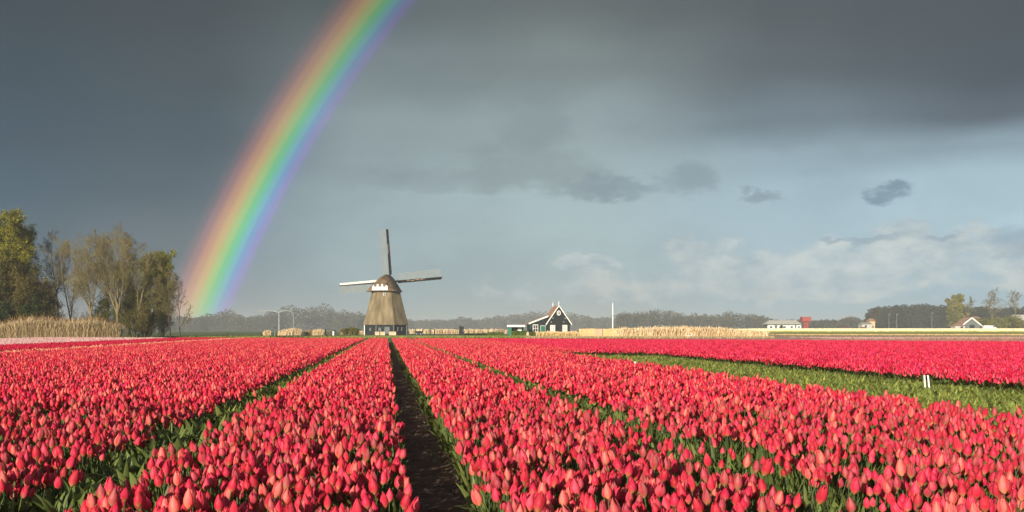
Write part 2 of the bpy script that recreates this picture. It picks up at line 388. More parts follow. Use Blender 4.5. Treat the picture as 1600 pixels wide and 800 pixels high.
def leaf_arrays(phi, L, W, lean, nv=5, green=None):
    vs = []; cs = []; g = green if green is not None else (np.array((0.13, 0.18, 0.045)) + np.array((.08, .05, .01)) * random.random() ** 3) * random.uniform(0.40, 1.2)
    d = Vector((math.cos(phi), math.sin(phi), 0)); n = Vector((-math.sin(phi), math.cos(phi), 0))
    tw = random.uniform(-0.7, 0.7)
    for j in range(nv + 1):
        v = j / nv; ang = lean * (0.35 + 1.2 * v * v)
        out = L * (0.015 / L + math.sin(lean) * (0.3 * v + 0.75 * v * v)); up = L * (v * math.cos(ang * 0.6) - 0.12 * lean * v ** 3)
        w = W * (math.sin(math.pi * (0.12 + 0.88 * v)) ** 0.8 if v < 1 else 0.0) * 0.5 + 0.001
        nn = (n * math.cos(tw * v) + d * math.sin(tw * v))
        c = d * out + Vector((0, 0, up))
        for s in (-1, 0, 1):
            fold = 0.35 * w
            p = c + nn * (w * s) + d * (-fold if s == 0 else 0)
            vs.append(tuple(p)); cs.append(tuple(g * (0.9 + 0.25 * v)))
    fs = [(j * 3 + i, j * 3 + i + 1, j * 3 + 4 + i, j * 3 + 3 + i) for j in range(nv) for i in range(2)]
    return vs, fs, cs
def stem_arrays(top, n=5):
    vs = []; cs = []; g = (0.065, 0.11, 0.03)
    for j in range(4):
        v = j / 3; r = 0.0042 - 0.0008 * v
        for k in range(n):
            a = 2 * math.pi * k / n
            vs.append((top[0] * v * v + r * math.cos(a), top[1] * v * v + r * math.sin(a), top[2] * v)); cs.append(g)
    fs = [(j * n + k, j * n + (k + 1) % n, (j + 1) * n + (k + 1) % n, (j + 1) * n + k) for j in range(3) for k in range(n)]
    return vs, fs, cs
def mesh_tint(name, parts, m):
    """parts: list of (verts, faces, cols) -> mesh with a 'tint' colour attribute"""
    V = []; Fc = []; C = []
    for vs, fs, cs in parts:
        b = len(V); V += list(vs); C += list(cs); Fc += [tuple(b + i for i in f) for f in fs]
    me = bpy.data.meshes.new(name); me.from_pydata(V, [], Fc)
    ca = me.color_attributes.new('tint', 'FLOAT_COLOR', 'POINT')
    ca.data.foreach_set('color', np.c_[np.array(C, np.float32), np.ones(len(C), np.float32)].ravel())
    me.polygons.foreach_set('use_smooth', [True] * len(me.polygons)); me.materials.append(m); me.update()
    return me
def xf(arr, M4):
    vs, fs, cs = arr
    return [tuple(M4 @ Vector(v)) for v in vs], fs, cs
var_tone = []
def make_variant(kind='red', green=None):
    global FL
    FL = random.choice([.0, .2, .5, .9, 1.9])
    H = random.uniform(0.070, 0.096); R0 = random.uniform(0.0205, 0.0262); op = random.choice([-0.08, -.04, 0, 0.06, 0.12, 0.34])
    top = (random.uniform(-0.045, 0.045), random.uniform(-0.045, 0.045), random.uniform(0.30, 0.395))
    tilt = Vector((top[0] * 5, top[1] * 5, 1)).normalized().to_track_quat('Z', 'Y').to_matrix().to_4x4()
    MT = Matrix.Translation(top) @ tilt
    col = pal(kind); petals = []; var_tone.append(int(np.argmin([np.abs(col - q).sum() for q in RED])))
    p0 = random.uniform(0, 6.28)
    for k in range(3): petals.append(xf(petal_arrays(p0 + k * 2.094 + 1.047, R0, H, False, op, col * 0.9), MT))
    for k in range(3): petals.append(xf(petal_arrays(p0 + k * 2.094, R0, H * 0.97, True, op + 0.05, np.clip(col * random.uniform(.92, 1.06), 0, .95)), MT))
    leaves = [leaf_arrays(random.uniform(0, 6.28), random.uniform(0.19, 0.30), random.uniform(0.03, 0.055), random.uniform(0.25, 0.8)) for _ in range(5)]
    leaves.append(leaf_arrays(random.uniform(0, 6.28), random.uniform(0.27, 0.36), random.uniform(0.025, 0.04), random.uniform(0.12, 0.35)))
    return petals, leaves, stem_arrays(top)
NVAR = 20
variants = [make_variant() for _ in range(NVAR)]
def src_collection(name, objs):
    c = bpy.data.collections.new(name)
    for o in objs: c.objects.link(o)
    return c
def joined_plant(i, var):
    petals, leaves, stem = var
    me = mesh_tint('plant%02d' % i, petals, M['petal'])
    V = [v.co[:] for v in me.vertices]
    pm = mesh_tint('x', petals + leaves + [stem], M['petal']); pm.materials.append(M['leaf'])
    npf = sum(len(p[1]) for p in petals)
    pm.polygons.foreach_set('material_index', [0 if k < npf else 1 for k in range(len(pm.polygons))])
    return bpy.data.objects.new('plant_%02d' % i, pm)
near_src = src_collection('near_plants', [joined_plant(i, v) for i, v in enumerate(variants)])
def leafy_variant():
    lv = [leaf_arrays(random.uniform(0, 6.28), random.uniform(0.18, 0.32), random.uniform(0.035, 0.06), random.uniform(0.35, 1.05)) for _ in range(7)]
    if random.random() < 0.5: lv.append(stem_arrays((random.uniform(-.03, .03), random.uniform(-.03, .03), random.uniform(.2, .3))))
    return lv
leaf_src = src_collection('leafy_plants', [bpy.data.objects.new('leafy_%02d' % i, mesh_tint('leafy', leafy_variant(), M['leaf'])) for i in range(10)])

def low_blossom(x, y, z, R0, H, col, lx, ly):
    n = 6; prof = [(0.0, 0.30), (0.2, 0.98), (0.48, 1.02), (0.78, 0.62), (1.0, 0.10)]
    a0 = random.uniform(0, 1); vs = []; cs = []
    for v, r in prof:
        for k in range(n):
            a = a0 + 2 * math.pi * k / n; rr = R0 * r * (1.08 if k % 2 else 0.88)
            zz = z + H * v * (1.0 if k % 2 or v < 0.9 else 0.9)
            vs.append((x + rr * math.cos(a) + lx * v * H, y + rr * math.sin(a) + ly * v * H, zz))
            f = 0.35 if v == 0 else 0
            cs.append(tuple(np.clip((col * (1 - f) + np.array((.5, .45, .15)) * f) * (1.0 if k % 2 else 1.0) * np.array((1, .55 if k % 2 else 1.5, .6 if k % 2 else 1.45)), 0, .95)))
    fs = [(j * n + k, j * n + (k + 1) % n, (j + 1) * n + (k + 1) % n, (j + 1) * n + k) for j in range(4) for k in range(n)] + [tuple(4 * n + k for k in range(n))]
    return vs, fs, cs
CELL = 0.45
def patch(kind, dens=104, green=0.0):
    P = []; L = []
    n = int(dens * CELL * CELL)
    for _ in range(n):
        x = random.uniform(-CELL / 2, CELL / 2); y = random.uniform(-CELL / 2, CELL / 2); z = random.gauss(0.35, 0.035)
        if random.random() > green:
            P.append(low_blossom(x, y, z, random.uniform(0.0215, 0.0275), random.uniform(0.070, 0.096), pal(kind), random.uniform(-.3, .3), random.uniform(-.3, .3)))
        for _k in range(2 if green < .5 else 4):
            a = leaf_arrays(random.uniform(0, 6.28), random.uniform(0.20, 0.30) * (1.05 if green > .9 else 1), random.uniform(0.045, 0.08), random.uniform(0.3, 0.95), 3)
            if green > .9: a = (a[0], a[1], [(c_[0] * 1.5, c_[1] * 1.38, c_[2] * 1.25) for c_ in a[2]])
            L.append(([(v[0] + x, v[1] + y, v[2]) for v in a[0]], a[1], a[2]))
    pm = mesh_tint('patch', P + L, M['petal']); pm.materials.append(M['leaf'])
    npf = sum(len(p[1]) for p in P)
    pm.polygons.foreach_set('material_index', [0 if k < npf else 1 for k in range(len(pm.polygons))])
    return bpy.data.objects.new('patch', pm)
patch_src = {k: src_collection('patch_' + k, [patch(k) for _ in range(6)]) for k in ('red', 'rose', 'apricot', 'crimson', 'pale')}
patch_src['sparse'] = src_collection('patch_sparse', [patch('red', 100, 0.55) for _ in range(5)])
patch_src['leaf'] = src_collection('patch_leaf', [patch('red', 66, 1.0 if i_ < 4 else .985) for i_ in range(5)])

def gn_instances(name, pts, rots, scs, idx, coll, seed=0):
    """one object whose points carry copies of the small plants in coll"""
    me = bpy.data.meshes.new(name); pts = np.asarray(pts, np.float32); n = len(pts)
    me.vertices.add(n); me.vertices.foreach_set('co', pts.ravel())
    a = me.attributes.new('rot', 'FLOAT_VECTOR', 'POINT'); a.data.foreach_set('vector', np.asarray(rots, np.float32).ravel())
    a = me.attributes.new('scl', 'FLOAT', 'POINT'); a.data.foreach_set('value', np.asarray(scs, np.float32))
    a = me.attributes.new('idx', 'INT', 'POINT'); a.data.foreach_set('value', np.asarray(idx, np.int32))
    o = link(name, me)
    ng = bpy.data.node_groups.new('scatter_' + name, 'GeometryNodeTree')
    ng.interface.new_socket('Geometry', in_out='INPUT', socket_type='NodeSocketGeometry')
    ng.interface.new_socket('Geometry', in_out='OUTPUT', socket_type='NodeSocketGeometry')
    N = ng.nodes; gi = N.new('NodeGroupInput'); go = N.new('NodeGroupOutput')
    ci = N.new('GeometryNodeCollectionInfo'); ci.inputs[0].default_value = coll; ci.inputs[1].default_value = True; ci.inputs[2].default_value = True
    ip = N.new('GeometryNodeInstanceOnPoints'); ip.inputs['Pick Instance'].default_value = True
    def at(nm, ty):
        q = N.new('GeometryNodeInputNamedAttribute'); q.data_type = ty; q.inputs[0].default_value = nm; return q.outputs[0]
    L = ng.links
    L.new(gi.outputs[0], ip.inputs['Points']); L.new(ci.outputs[0], ip.inputs['Instance'])
    L.new(at('idx', 'INT'), ip.inputs['Instance Index']); L.new(at('rot', 'FLOAT_VECTOR'), ip.inputs['Rotation']); L.new(at('scl', 'FLOAT'), ip.inputs['Scale'])
    L.new(ip.outputs[0], go.inputs[0])
    md = o.modifiers.new('scatter', 'NODES'); md.node_group = ng
    return o

# beds: (name, u0, u1, kind, label)
NEAR_END = 13.0
beds = [
    ('red_tulip_bed', -1.66, 0.12, 'red', 'bed of pink-red tulips just left of the bare dark furrow'),
    ('leafy_gap', -2.28, -1.66, 'leaf', 'strip of green tulip leaves without flowers left of the nearest left bed'),
    ('red_tulip_bed', -4.0, -2.28, 'red', 'bed of pink-red tulips left of the first leafy green strip'),
    ('red_tulip_bed', -6.25, -4.2, 'red', 'third bed of pink-red tulips to the left of the furrow'),
    ('red_tulip_bed', -8.35, -6.42, 'red', 'fourth bed of pink-red tulips left of the furrow, beside patchy green'),
    ('sparse_tulip_strip', -9.1, -8.35, 'sparse', 'patchy strip with more green leaves than red tulips at the left'),
    ('red_tulip_bed', -15.4, -9.1, 'red', 'broad spread of red tulips far left, in front of the apricot row'),
    ('apricot_tulip_row', -16.35, -15.4, 'apricot', 'thin apricot and cream row of tulips at the far left'),
    ('crimson_tulip_bed', -22.8, -16.8, 'crimson', 'deep crimson tulips behind the apricot row at the far left'),
    ('leafy_strip', -24.3, -22.8, 'leaf', 'green strip without flowers between crimson and pale pink tulips'),
    ('pale_pink_tulip_bed', -40.0, -24.3, 'pale', 'pale pink tulips in front of the tan reeds under the trees'),
    ('red_tulip_bed', 0.64, 2.32, 'red', 'bed of pink-red tulips just right of the bare dark furrow'),
    ('leafy_gap', 2.32, 2.92, 'leaf', 'narrow shaded leafy gap between the first and second beds on the right'),
    ('red_tulip_bed', 2.92, 4.75, 'red', 'second bed of pink-red tulips to the right of the furrow'),
    ('red_tulip_bed', 4.93, 7.12, 'red', 'red tulips bordering the near side of the broad green bed'),
    ('leafy_bed', 7.2, 11.75, 'leaf', 'broad green bed of leafy tulip plants with their flowers removed', 0, 46),
    ('red_tulip_bed', 7.2, 8.3, 'red', 'far red tulips on the near side of the thin tan streak, beyond the green bed', 46, 999),
    ('sparse_tulip_strip', 8.3, 9.3, 'sparse', 'thin tan and green streak running from the green bed to the horizon', 46, 999),
    ('red_tulip_bed', 9.3, 11.9, 'rose', 'far red tulips on the far side of the thin tan streak', 46, 999),
    ('red_tulip_bed', 11.95, 14.0, 'rose', 'strip of red tulips along the far side of the broad green bed'),
    ('red_tulip_bed', 14.2, 16.25, 'rose', 'second strip of red tulips beyond the broad green bed'),
    ('red_tulip_bed', 16.45, 62.0, 'rose', 'wide expanse of red tulips at the far right below the brown field'),
]
individual = []      # the largest plants become objects of their own
for nm, u0, u1, kd, lab, *lim in beds:
    lo_, hi_ = lim if lim else (0, 999)
    # near: every plant its own point
    ya, yb = (2.6, NEAR_END) if lo_ < NEAR_END else (2.6, 2.6)
    dens = {'red': 118, 'leaf': 62, 'sparse': 90}.get(kd, 105)
    n = int(dens * (u1 - u0) * (yb - ya))
    U = rng.uniform(u0 + 0.02, u1 - 0.02, n); Y = rng.uniform(ya, yb, n); X = U + DX * Y
    keep = np.abs(X) < Y * 0.5 + 3.0
    U, Y, X = U[keep], Y[keep], X[keep]; n = len(X)
    fl = np.ones(n, bool)
    if kd == 'leaf': fl = rng.random(n) < (0.035 if u0 < 0 or u0 > 5 else 0.10)
    if kd == 'sparse': fl = rng.random(n) < 0.45
    holes = np.array([mnoise.noise((x * 1.7, y * 1.7, 9.0)) for x, y in zip(X, Y)]) if n else np.zeros(0)
    ok = holes < (0.42 if u1 < 2.5 else 0.27)
    U, Y, X, fl, holes = U[ok], Y[ok], X[ok], fl[ok], holes[ok]; n = len(X)
    if n:
        rz = rng.uniform(0, 6.28, n); sc = rng.normal(1.0, 0.095, n); lean = rng.normal(0, 0.10, (n, 2))
        ix = rng.integers(0, NVAR, n)
        for flag, src, nam in ((True, near_src, nm + '_near'), (False, leaf_src, 'leaves_near')):
            s = np.where(fl == flag)[0]
            if not len(s): continue
            if flag:
                for k in s:
                    bz = 0.40 * sc[k]
                    px = 800 + F * X[k] / Y[k]; py = HZ + F * (CAM_H - bz) / Y[k]
                    individual.append((Y[k], py, px, X[k], rz[k], sc[k], lean[k][0], lean[k][1], ix[k], u0))
            else:
                pts = np.c_[X[s], Y[s], np.full(len(s), 0.02)]
                o = gn_instances('tulip_leaves', pts, np.c_[lean[s] * 2, rz[s]], sc[s] * ((1.3 if u0 < 0 else 1.0) if kd == 'leaf' else .9), ix[s] % 10, leaf_src)
                tag(o, 'low green tulip leaves in the foreground, ' + lab, 'tulip leaves', kind='stuff')
    # far: patches of about twenty plants
    W = u1 - u0; nc = max(1, round(W / CELL)); cw = W / nc
    Yv = np.arange(NEAR_END + CELL / 2, 150, CELL)
    Uc = u0 + (np.arange(nc) + 0.5) * cw
    UU, YY = np.meshgrid(Uc, Yv); UU = UU.ravel(); YY = YY.ravel(); XX = UU + DX * YY
    YE = np.where(XX > 0, 104 - 0.66 * XX, 104 - 0.30 * XX)
    k = (YY < YE) & (np.abs(XX) < YY * 0.5 + 4.5) & (YY >= lo_ + rng.normal(0, .5, len(YY))) & (YY < hi_ + rng.normal(0, .5, len(YY)))
    UU, YY, XX = UU[k], YY[k], XX[k]
    if kd in ('red', 'rose', 'sparse', 'leaf'):
        hn = np.array([mnoise.noise((x * 0.9, y * 0.9, 4.0)) for x, y in zip(XX, YY)])
        k = hn < 0.50; XX, YY = XX[k], YY[k]
    n = len(XX)
    thin = (nm == 'leafy_gap')
    if n:
        rz = rng.integers(0, 4, n) * (math.pi / 2) + math.atan(-DX) + rng.normal(0, .06, n)
        zz = np.full(n, 0.02) + (rng.normal(0, 0.012, n))
        o = gn_instances(nm, np.c_[XX + rng.normal(0, .02, n), YY + rng.normal(0, .03, n), zz], np.c_[np.zeros((n, 2)), rz], rng.normal(1.03, 0.035, n) * (1.28 if kd == 'leaf' and -5 < u0 < 0 else 1.0),
                         rng.integers(0, 5, n), patch_src['sparse' if nm == 'leafy_gap' and False else kd])
        cat = {'leaf': 'tulip leaves'}.get(kd, 'tulips')
        tag(o, lab, cat, kind='stuff')

vis = [p for p in individual if 3 < p[1] < 803 and -12 < p[2] < 1612]
vis.sort(key=lambda p: -p[1]); chosen = vis[:300]; cset = set(id(p) for p in chosen)
rest = [p for p in individual if id(p) not in cset]
for u0 in sorted(set(p[9] for p in rest)):
    q = [p for p in rest if p[9] == u0]
    o = gn_instances('foreground_tulips', [(p[3], p[0], 0.02) for p in q], [(p[6], p[7], p[4]) for p in q], [p[5] for p in q], [p[8] for p in q], near_src)
    lab = [b[4] for b in beds if b[1] == u0][0]
    tag(o, 'foreground tulips of the ' + lab.replace('the ', ''), 'tulips', kind='stuff')
# prototypes: tulip > stem, leaf, petal
def tulip_proto(i):
    petals, leaves, stem = variants[i]
    parts = [('petal', mesh_tint('petal', [p], M['petal'])) for p in petals]
    parts += [('leaf', mesh_tint('leaf', [l], M['leaf'])) for l in leaves]
    parts += [('stem', mesh_tint('stem', [stem], M['leaf']))]
    return parts
protos = [tulip_proto(i) for i in range(NVAR)]
var_tone_idx = var_tone
TONE = ['bright pink-red', 'coral red', 'deep rose-red', 'salmon red', 'pink', 'pale salmon', 'scarlet', 'rose pink', 'dark crimson', 'orange-tinged']
def tulip_label(px, py, u0, sc, lx, tone):
    side = {-1.66: 'left of bare furrow', 0.64: 'right of bare furrow', 2.92: 'in second right bed', -4.0: 'left of leafy strip',
            -2.28: 'alone in left leafy strip', 2.32: 'alone in right leafy gap'}.get(u0, 'at outer corner')
    hgt = 'tall ' if sc > 1.07 else 'short ' if sc < .93 else ''
    ln = ' leaning left,' if lx < -.09 else ' leaning right,' if lx > .09 else ''
    edge = 'bottom edge' if py > 770 else 'lower rows' if py > 745 else 'upper foreground'
    b_ = ['far left', 'left', 'mid left', 'centre', 'mid right', 'right', 'far right'][min(6, max(0, int(px / 1600 * 7)))]
    tone = TONE[tone]
    return '%s%s tulip%s %s, %s, %s' % (hgt, tone, ln, side, edge, b_), 'nearest tulips ' + side
made = []
for p in chosen:
    Yk, py, px, Xk, rz, sc, l0, l1, ix, u0 = p
    e = link('tulip', None); e.location = (Xk, Yk, 0.02); e.rotation_euler = (l0, l1, rz); e.scale = (sc, sc, sc); e.empty_display_size = .05
    made.append((px, e)); lb, gr = tulip_label(px, py, u0, sc, l1, var_tone[int(ix)]); tag(e, lb, 'tulip', gr)
    for nm_, me_ in protos[int(ix)]:
        c = link(nm_, me_, e)

def litter():
    n = 900; Y = rng.uniform(3.4, 20, n); U = rng.uniform(0.03, 0.68, n); P = np.c_[U + DX * Y, Y, np.full(n, .085) + rng.uniform(-.012, .02, n)]
    a = rng.uniform(0, 6.28, n); L_ = rng.uniform(.012, .07, n)[:, None]; d = np.c_[np.cos(a), np.sin(a), rng.uniform(-.2, .3, n)] * L_; w = np.c_[-np.sin(a), np.cos(a), rng.uniform(-.3, .3, n)] * .006
    co = np.stack([P - d, P - w, P + d, P + w], 1).reshape(-1, 3)
    o = link('straw_litter', fast_mesh('straw_litter', co, np.arange(n * 4).reshape(-1, 4), M['reed'])); tag(o, 'bits of dry straw lying on the soil of the bare furrow', 'straw', kind='stuff')
    fallen = []
    for k in range(4):
        y = random.uniform(4.6, 9); u = random.uniform(.12, .6); me = protos[k][k % 3][1].copy(); me.transform(Matrix.Translation(-Vector(np.mean([v.co[:] for v in me.vertices], 0))))
        c = link('fallen_petal', me); c.location = (u + DX * y, y, .11); c.rotation_euler = (R(90), 0, random.uniform(0, 6.28))
        fallen.append((y, c))
    fallen.sort(key=lambda q: q[0])
    for (y, c), w in zip(fallen, ('nearest', 'second nearest', 'third nearest', 'farthest')): tag(c, 'single red tulip petal fallen on the bare furrow soil, %s of four' % w, 'petal', 'fallen petals in the furrow')
litter()
by_label = {}
for px, e in sorted(made, key=lambda q: q[0]): by_label.setdefault(e['label'], []).append(e)
for lb, es in by_label.items():
    if len(es) > 1:
        words = ['leftmost'] + ['%s leftmost' % w for w in ('second', 'third', 'fourth', 'fifth', 'sixth', 'seventh', 'eighth', 'ninth', 'tenth')]
        for i, e in enumerate(es):
            e['label'] = lb + ', ' + ('rightmost' if i == len(es) - 1 else words[min(i, 9)])
# white pegs at the far edge of the broad green bed
for k, px in enumerate((1446.5, 1453.5)):
    Y = 21.0; b = MB(); h = 0.45
    x = gx(px, Y); tilt = 0.03 if k == 0 else 0.05
    b.add([(-.016, -.01, 0), (.016, -.01, 0), (.016, .01, 0), (-.016, .01, 0), (-.016 - tilt, -.01, h), (.016 - tilt, -.01, h - .01), (.016 - tilt, .01, h - .01), (-.016 - tilt, .01, h)],
          [(0,1,5,4),(1,2,6,5),(2,3,7,6),(3,0,4,7),(4,5,6,7),(3,2,1,0)])
    o = b.build('marker_peg', M['plastic'], bevel=.003); o.location = (x, Y, 0.02)
    tag(o, ('left' if k == 0 else 'right') + ' one of two thin white plastic pegs among red tulips by the green bed', 'peg', 'white marker pegs')
b = MB(); b.box((0, 0, .2), (.09, .02, .4)); b.box((0, -.015, .36), (.13, .012, .1))
o = b.build('row_label', M['plastic'], bevel=.003); o.location = (gx(990, 31), 31, 0.02)
tag(o, 'small white row marker at the start of the broad green bed', 'marker')

# ------------------------------------------------------------------ reeds and grass (blades as real strips)
def blades(name, pts, hs, ws, m, lean=0.12, plume=True, parent=None):
    n = len(pts); pts = np.asarray(pts, float); hs = np.asarray(hs)[:, None]; ws = np.asarray(ws)[:, None]
    a = rng.uniform(0, math.pi, n); d = np.c_[np.cos(a), np.sin(a), np.zeros(n)]
    ln = np.c_[rng.normal(0.03, lean, (n, 2)), np.zeros(n)]
    up = np.array([[0, 0, 1.0]])
    p0 = pts; p1 = pts + up * hs * .55 + ln * hs * .4; p2 = pts + up * hs * .85 + ln * hs * .85; p3 = pts + up * hs + ln * hs * 1.25
    wm = 1.7 if plume else .8
    co = np.stack([p0 - d * ws, p0 + d * ws, p1 - d * ws * .8, p1 + d * ws * .8, p2 - d * ws * wm, p2 + d * ws * wm, p3 - d * ws * .2, p3 + d * ws * .2], 1).reshape(-1, 3)
    b = (np.arange(n) * 8)[:, None]
    fs = np.concatenate([b + np.array([[0,1,3,2]]), b + np.array([[2,3,5,4]]), b + np.array([[4,5,7,6]])])
    return link(name, fast_mesh(name, co, fs, m), parent)
def reed_bed(name, px0, px1, Y0, Y1, n, h, m, lab, w=.022, hfun=None, cat='reeds', plume=True, kind='stuff', lean=.16):
    Y = rng.uniform(Y0, Y1, n); px = rng.uniform(px0, px1, n); X = (px - 800) / F * Y
    if hfun is None: hh = np.full(n, h)
    else: hh = np.array([h * hfun(p) for p in px])
    hh = hh * (1.04 - .62 * rng.random(n) ** 1.6) * np.where(rng.random(n) < .07, rng.uniform(1.05, 1.25, n), .97) * (1 + .10 * np.array([mnoise.noise((x * .3, y * .2, 2)) + .8 * mnoise.noise((x * 3.1, y * 2.1, 7)) for x, y in zip(X, Y)]))
    o = blades(name, np.c_[X, Y, np.zeros(n)], hh, np.full(n, w), m, lean, plume)
    tag(o, lab, cat, kind=kind); return o
def hleft(p): return min(1, .45 + (p + 40) / 130) * (1.0 - .12 * math.exp(-((p - 112) / 22) ** 2)) * (1 if p < 150 else 1 - .35 * (p - 150) / 38)
reed_bed('reed_bed', -60, 188, 128, 137, 26000, 2.6, M['reed'], 'tall tan reeds in front of the bare trees on the left', .016, hleft)
reed_bed('reed_bed', -60, 186, 137, 141, 9000, 3.1, M['reed_dark'], 'browner back rows of reeds at the foot of the left trees', .02, hleft)
reed_bed('pale_reed_bed', 966, 1200, 188, 197, 26000, 1.9, M['reed_pale'], 'long bank of pale cream reeds to the right of the board fence', .035,
         lambda p: (.90 + .05 * math.sin(p * .037)) * (1 - .45 * max(0, (p - 1130) / 70)))
reed_bed('dry_reed_strip', 640, 800, 330, 345, 3600, 1.5, M['reed_pale'], 'thin strip of pale reeds between the windmill and the hedge', .06)
reed_bed('dry_reed_strip', 532, 570, 285, 292, 2500, .9, M['reed_pale'], 'low pale reeds between the round shrub and the windmill', .05)
reed_bed('grass_verge', 300, 830, 170, 200, 16000, .30, M['blade'], 'grass verge behind the tulips in front of the windmill', .05, cat='grass', plume=False)
reed_bed('grass_verge', 190, 420, 150, 160, 7000, .45, M['blade'], 'grass verge behind the tulips under the rainbow foot', .05, cat='grass', plume=False)
reed_bed('rough_grass', 820, 1210, 160, 180, 15000, .30, M['reed'], 'rough tan grass between the tulips and the cream reeds', .05, cat='grass', plume=False)
def clump(px, w, ptop, Y, m, lab, n=900, pbase=524):
    h = (HZ - ptop) / F * Y + CAM_H; cx = gx(px, Y); ww = w / F * Y / 2
    a = rng.uniform(0, 6.28, n); r = np.sqrt(rng.random(n)); pts = np.c_[r * np.cos(a) * ww, r * np.sin(a) * ww * .7, np.zeros(n)]
    hh = h * (1 - .30 * r ** 2) * rng.uniform(.6, 1.05, n)
    o = blades('reed_clump', pts, hh, np.full(n, .03), m, .10); o.location = (cx, Y, 0)
    tag(o, lab, 'reeds', 'dry reed clumps left of the windmill')
clump(418, 14, 515.5, 239, M['reed_pale'], 'pale dry reed clump left of the red and white post')
clump(447, 26, 514, 239, M['reed_pale'], 'tan reed clump just right of the red and white post')
clump(460, 26, 512, 246, M['reed_pale'], 'tallest tan reed clump behind the others, left of the windmill')
clump(484, 16, 515, 249, M['reed'], 'greyish reed clump in the middle of the row left of the windmill')
clump(498, 20, 513.5, 242, M['reed_pale'], 'golden reed clump nearest the fence posts left of the windmill')

# ------------------------------------------------------------------ trees
def tubes_mesh(name, segs, m, nmin=3, parent=None, big=0.05):
    """segs: list of (p0,p1,r0,r1) -> 3-sided (thin) or 6-sided (thick) open tubes"""
    A = np.array([(s[0].x, s[0].y, s[0].z, s[1].x, s[1].y, s[1].z, s[2], s[3]) for s in segs], float)
    COs = []; FSs = []; off = 0
    for sel, n in ((A[:, 6] < big, 3), (A[:, 6] >= big, 7)):
        B = A[sel]
        if not len(B): continue
        p0 = B[:, 0:3]; p1 = B[:, 3:6]; d = p1 - p0; d /= np.linalg.norm(d, axis=1)[:, None] + 1e-9
        h = np.where(np.abs(d[:, 2:3]) > .9, np.array([[1., 0, 0]]), np.array([[0, 0, 1.]]))
        u = np.cross(d, h); u /= np.linalg.norm(u, axis=1)[:, None] + 1e-9; w = np.cross(d, u)
        ang = 2 * math.pi * np.arange(n) / n
        c = np.cos(ang)[None, :, None]; s_ = np.sin(ang)[None, :, None]
        o_ = u[:, None, :] * c + w[:, None, :] * s_
        ra = p0[:, None, :] + o_ * B[:, 6][:, None, None]; rb = p1[:, None, :] + o_ * B[:, 7][:, None, None]
        co = np.concatenate([ra, rb], 1).reshape(-1, 3); k = len(B)
        b = (np.arange(k) * 2 * n)[:, None, None]; i = np.arange(n)[None, :, None]
        f = np.concatenate([b + i, b + (i + 1) % n, b + n + (i + 1) % n, b + n + i], 2).reshape(-1, 4) + off
        COs.append(co); FSs.append(f); off += len(co)
    return link(name, fast_mesh(name, np.concatenate(COs), np.concatenate(FSs), m, True), parent)
def leaf_quads(name, P, size, m, parent=None):
    n = len(P); P = np.asarray(P, float)
    a = rng.normal(0, 1, (n, 3)); a /= np.linalg.norm(a, axis=1)[:, None]; b = np.cross(a, rng.normal(0, 1, (n, 3))); b /= np.linalg.norm(b, axis=1)[:, None]
    s = (size * rng.uniform(.5, 1.3, n))[:, None]
    co = np.stack([P - a * s, P + b * s * .55, P + a * s, P - b * s * .55], 1).reshape(-1, 3)
    fs = np.arange(n * 4).reshape(-1, 4)
    return link(name, fast_mesh(name, co, fs, m), parent)
def rnd_perp(d):
    v = Vector((random.gauss(0, 1), random.gauss(0, 1), random.gauss(0, 1))); v -= d * v.dot(d)
    return v.normalized()
def grow(H, spread=.5, nchild=(10, 7, 6, 5), lens=(.45, .5, .5, .5), r0=.16, start=.3, up=.25, fork=None, levels=4, wob=.12, thin=.007, droop=0, lean=(0, 0)):
    trunk = []; crown = []; tips = []
    def br(p, d, L, r, lev, st):
        ns = (9, 5, 4, 3, 2)[lev]; pts = [p]; rs = [r]
        for i in range(ns):
            d = (d + rnd_perp(d) * wob * random.random() * (1 + .5 * lev) + Vector((0, 0, up * .16 * (lev > 0)))).normalized()
            if droop and lev >= 2: d = (d + Vector((0, 0, -droop))).normalized()
            p = p + d * (L / ns); pts.append(p); rs.append(max(r * (1 - .8 * (i + 1) / ns), thin * .8))
        tgt = trunk if lev <= 1 else crown
        for i in range(ns): tgt.append((pts[i], pts[i + 1], rs[i], rs[i + 1]))
        if lev >= levels:
            tips.append(p); tips.append(pts[1]); return
        nc = nchild[lev]
        for k in range(nc):
            t = st + (1 - st) * ((k + random.random()) / nc); q = t * ns; i = min(int(q), ns - 1); f = q - i
            bp = pts[i].lerp(pts[i + 1], f); bd = (pts[i + 1] - pts[i]).normalized()
            an = spread * random.uniform(.6, 1.3) * (1.15 - .5 * t if lev == 0 else 1)
            nd = (bd * math.cos(an) + rnd_perp(bd) * math.sin(an)).normalized()
            cl = L * lens[lev] * random.uniform(.7, 1.2) * ((1.25 - .7 * t) if lev == 0 else (1.1 - .5 * t))
            br(bp, nd, cl, max(rs[i] * random.uniform(.45, .62), thin), lev + 1, .15)
    d0 = Vector((lean[0], lean[1], 1)).normalized()
    if fork:
        # trunk that divides into two or three leaders
        p = Vector((0, 0, 0)); q = p + d0 * H * fork[0]; k = 4; pr = p
        for i in range(k):
            nx = p.lerp(q, (i + 1) / k) + Vector((random.uniform(-.08, .08), random.uniform(-.08, .08), 0)) * (i < k - 1)
            trunk.append((pr, nx, r0 * (1.12 - .22 * i / k), r0 * (1.12 - .22 * (i + 1) / k))); pr = nx
        for dx, dy in fork[1]:
            br(q, Vector((dx, dy, 1)).normalized(), H * (1 - fork[0]) * random.uniform(.9, 1.03), r0 * .6, 0, .08)
    else: br(Vector((0, 0, 0)), d0, H, r0, 0, start)
    return trunk, crown, tips
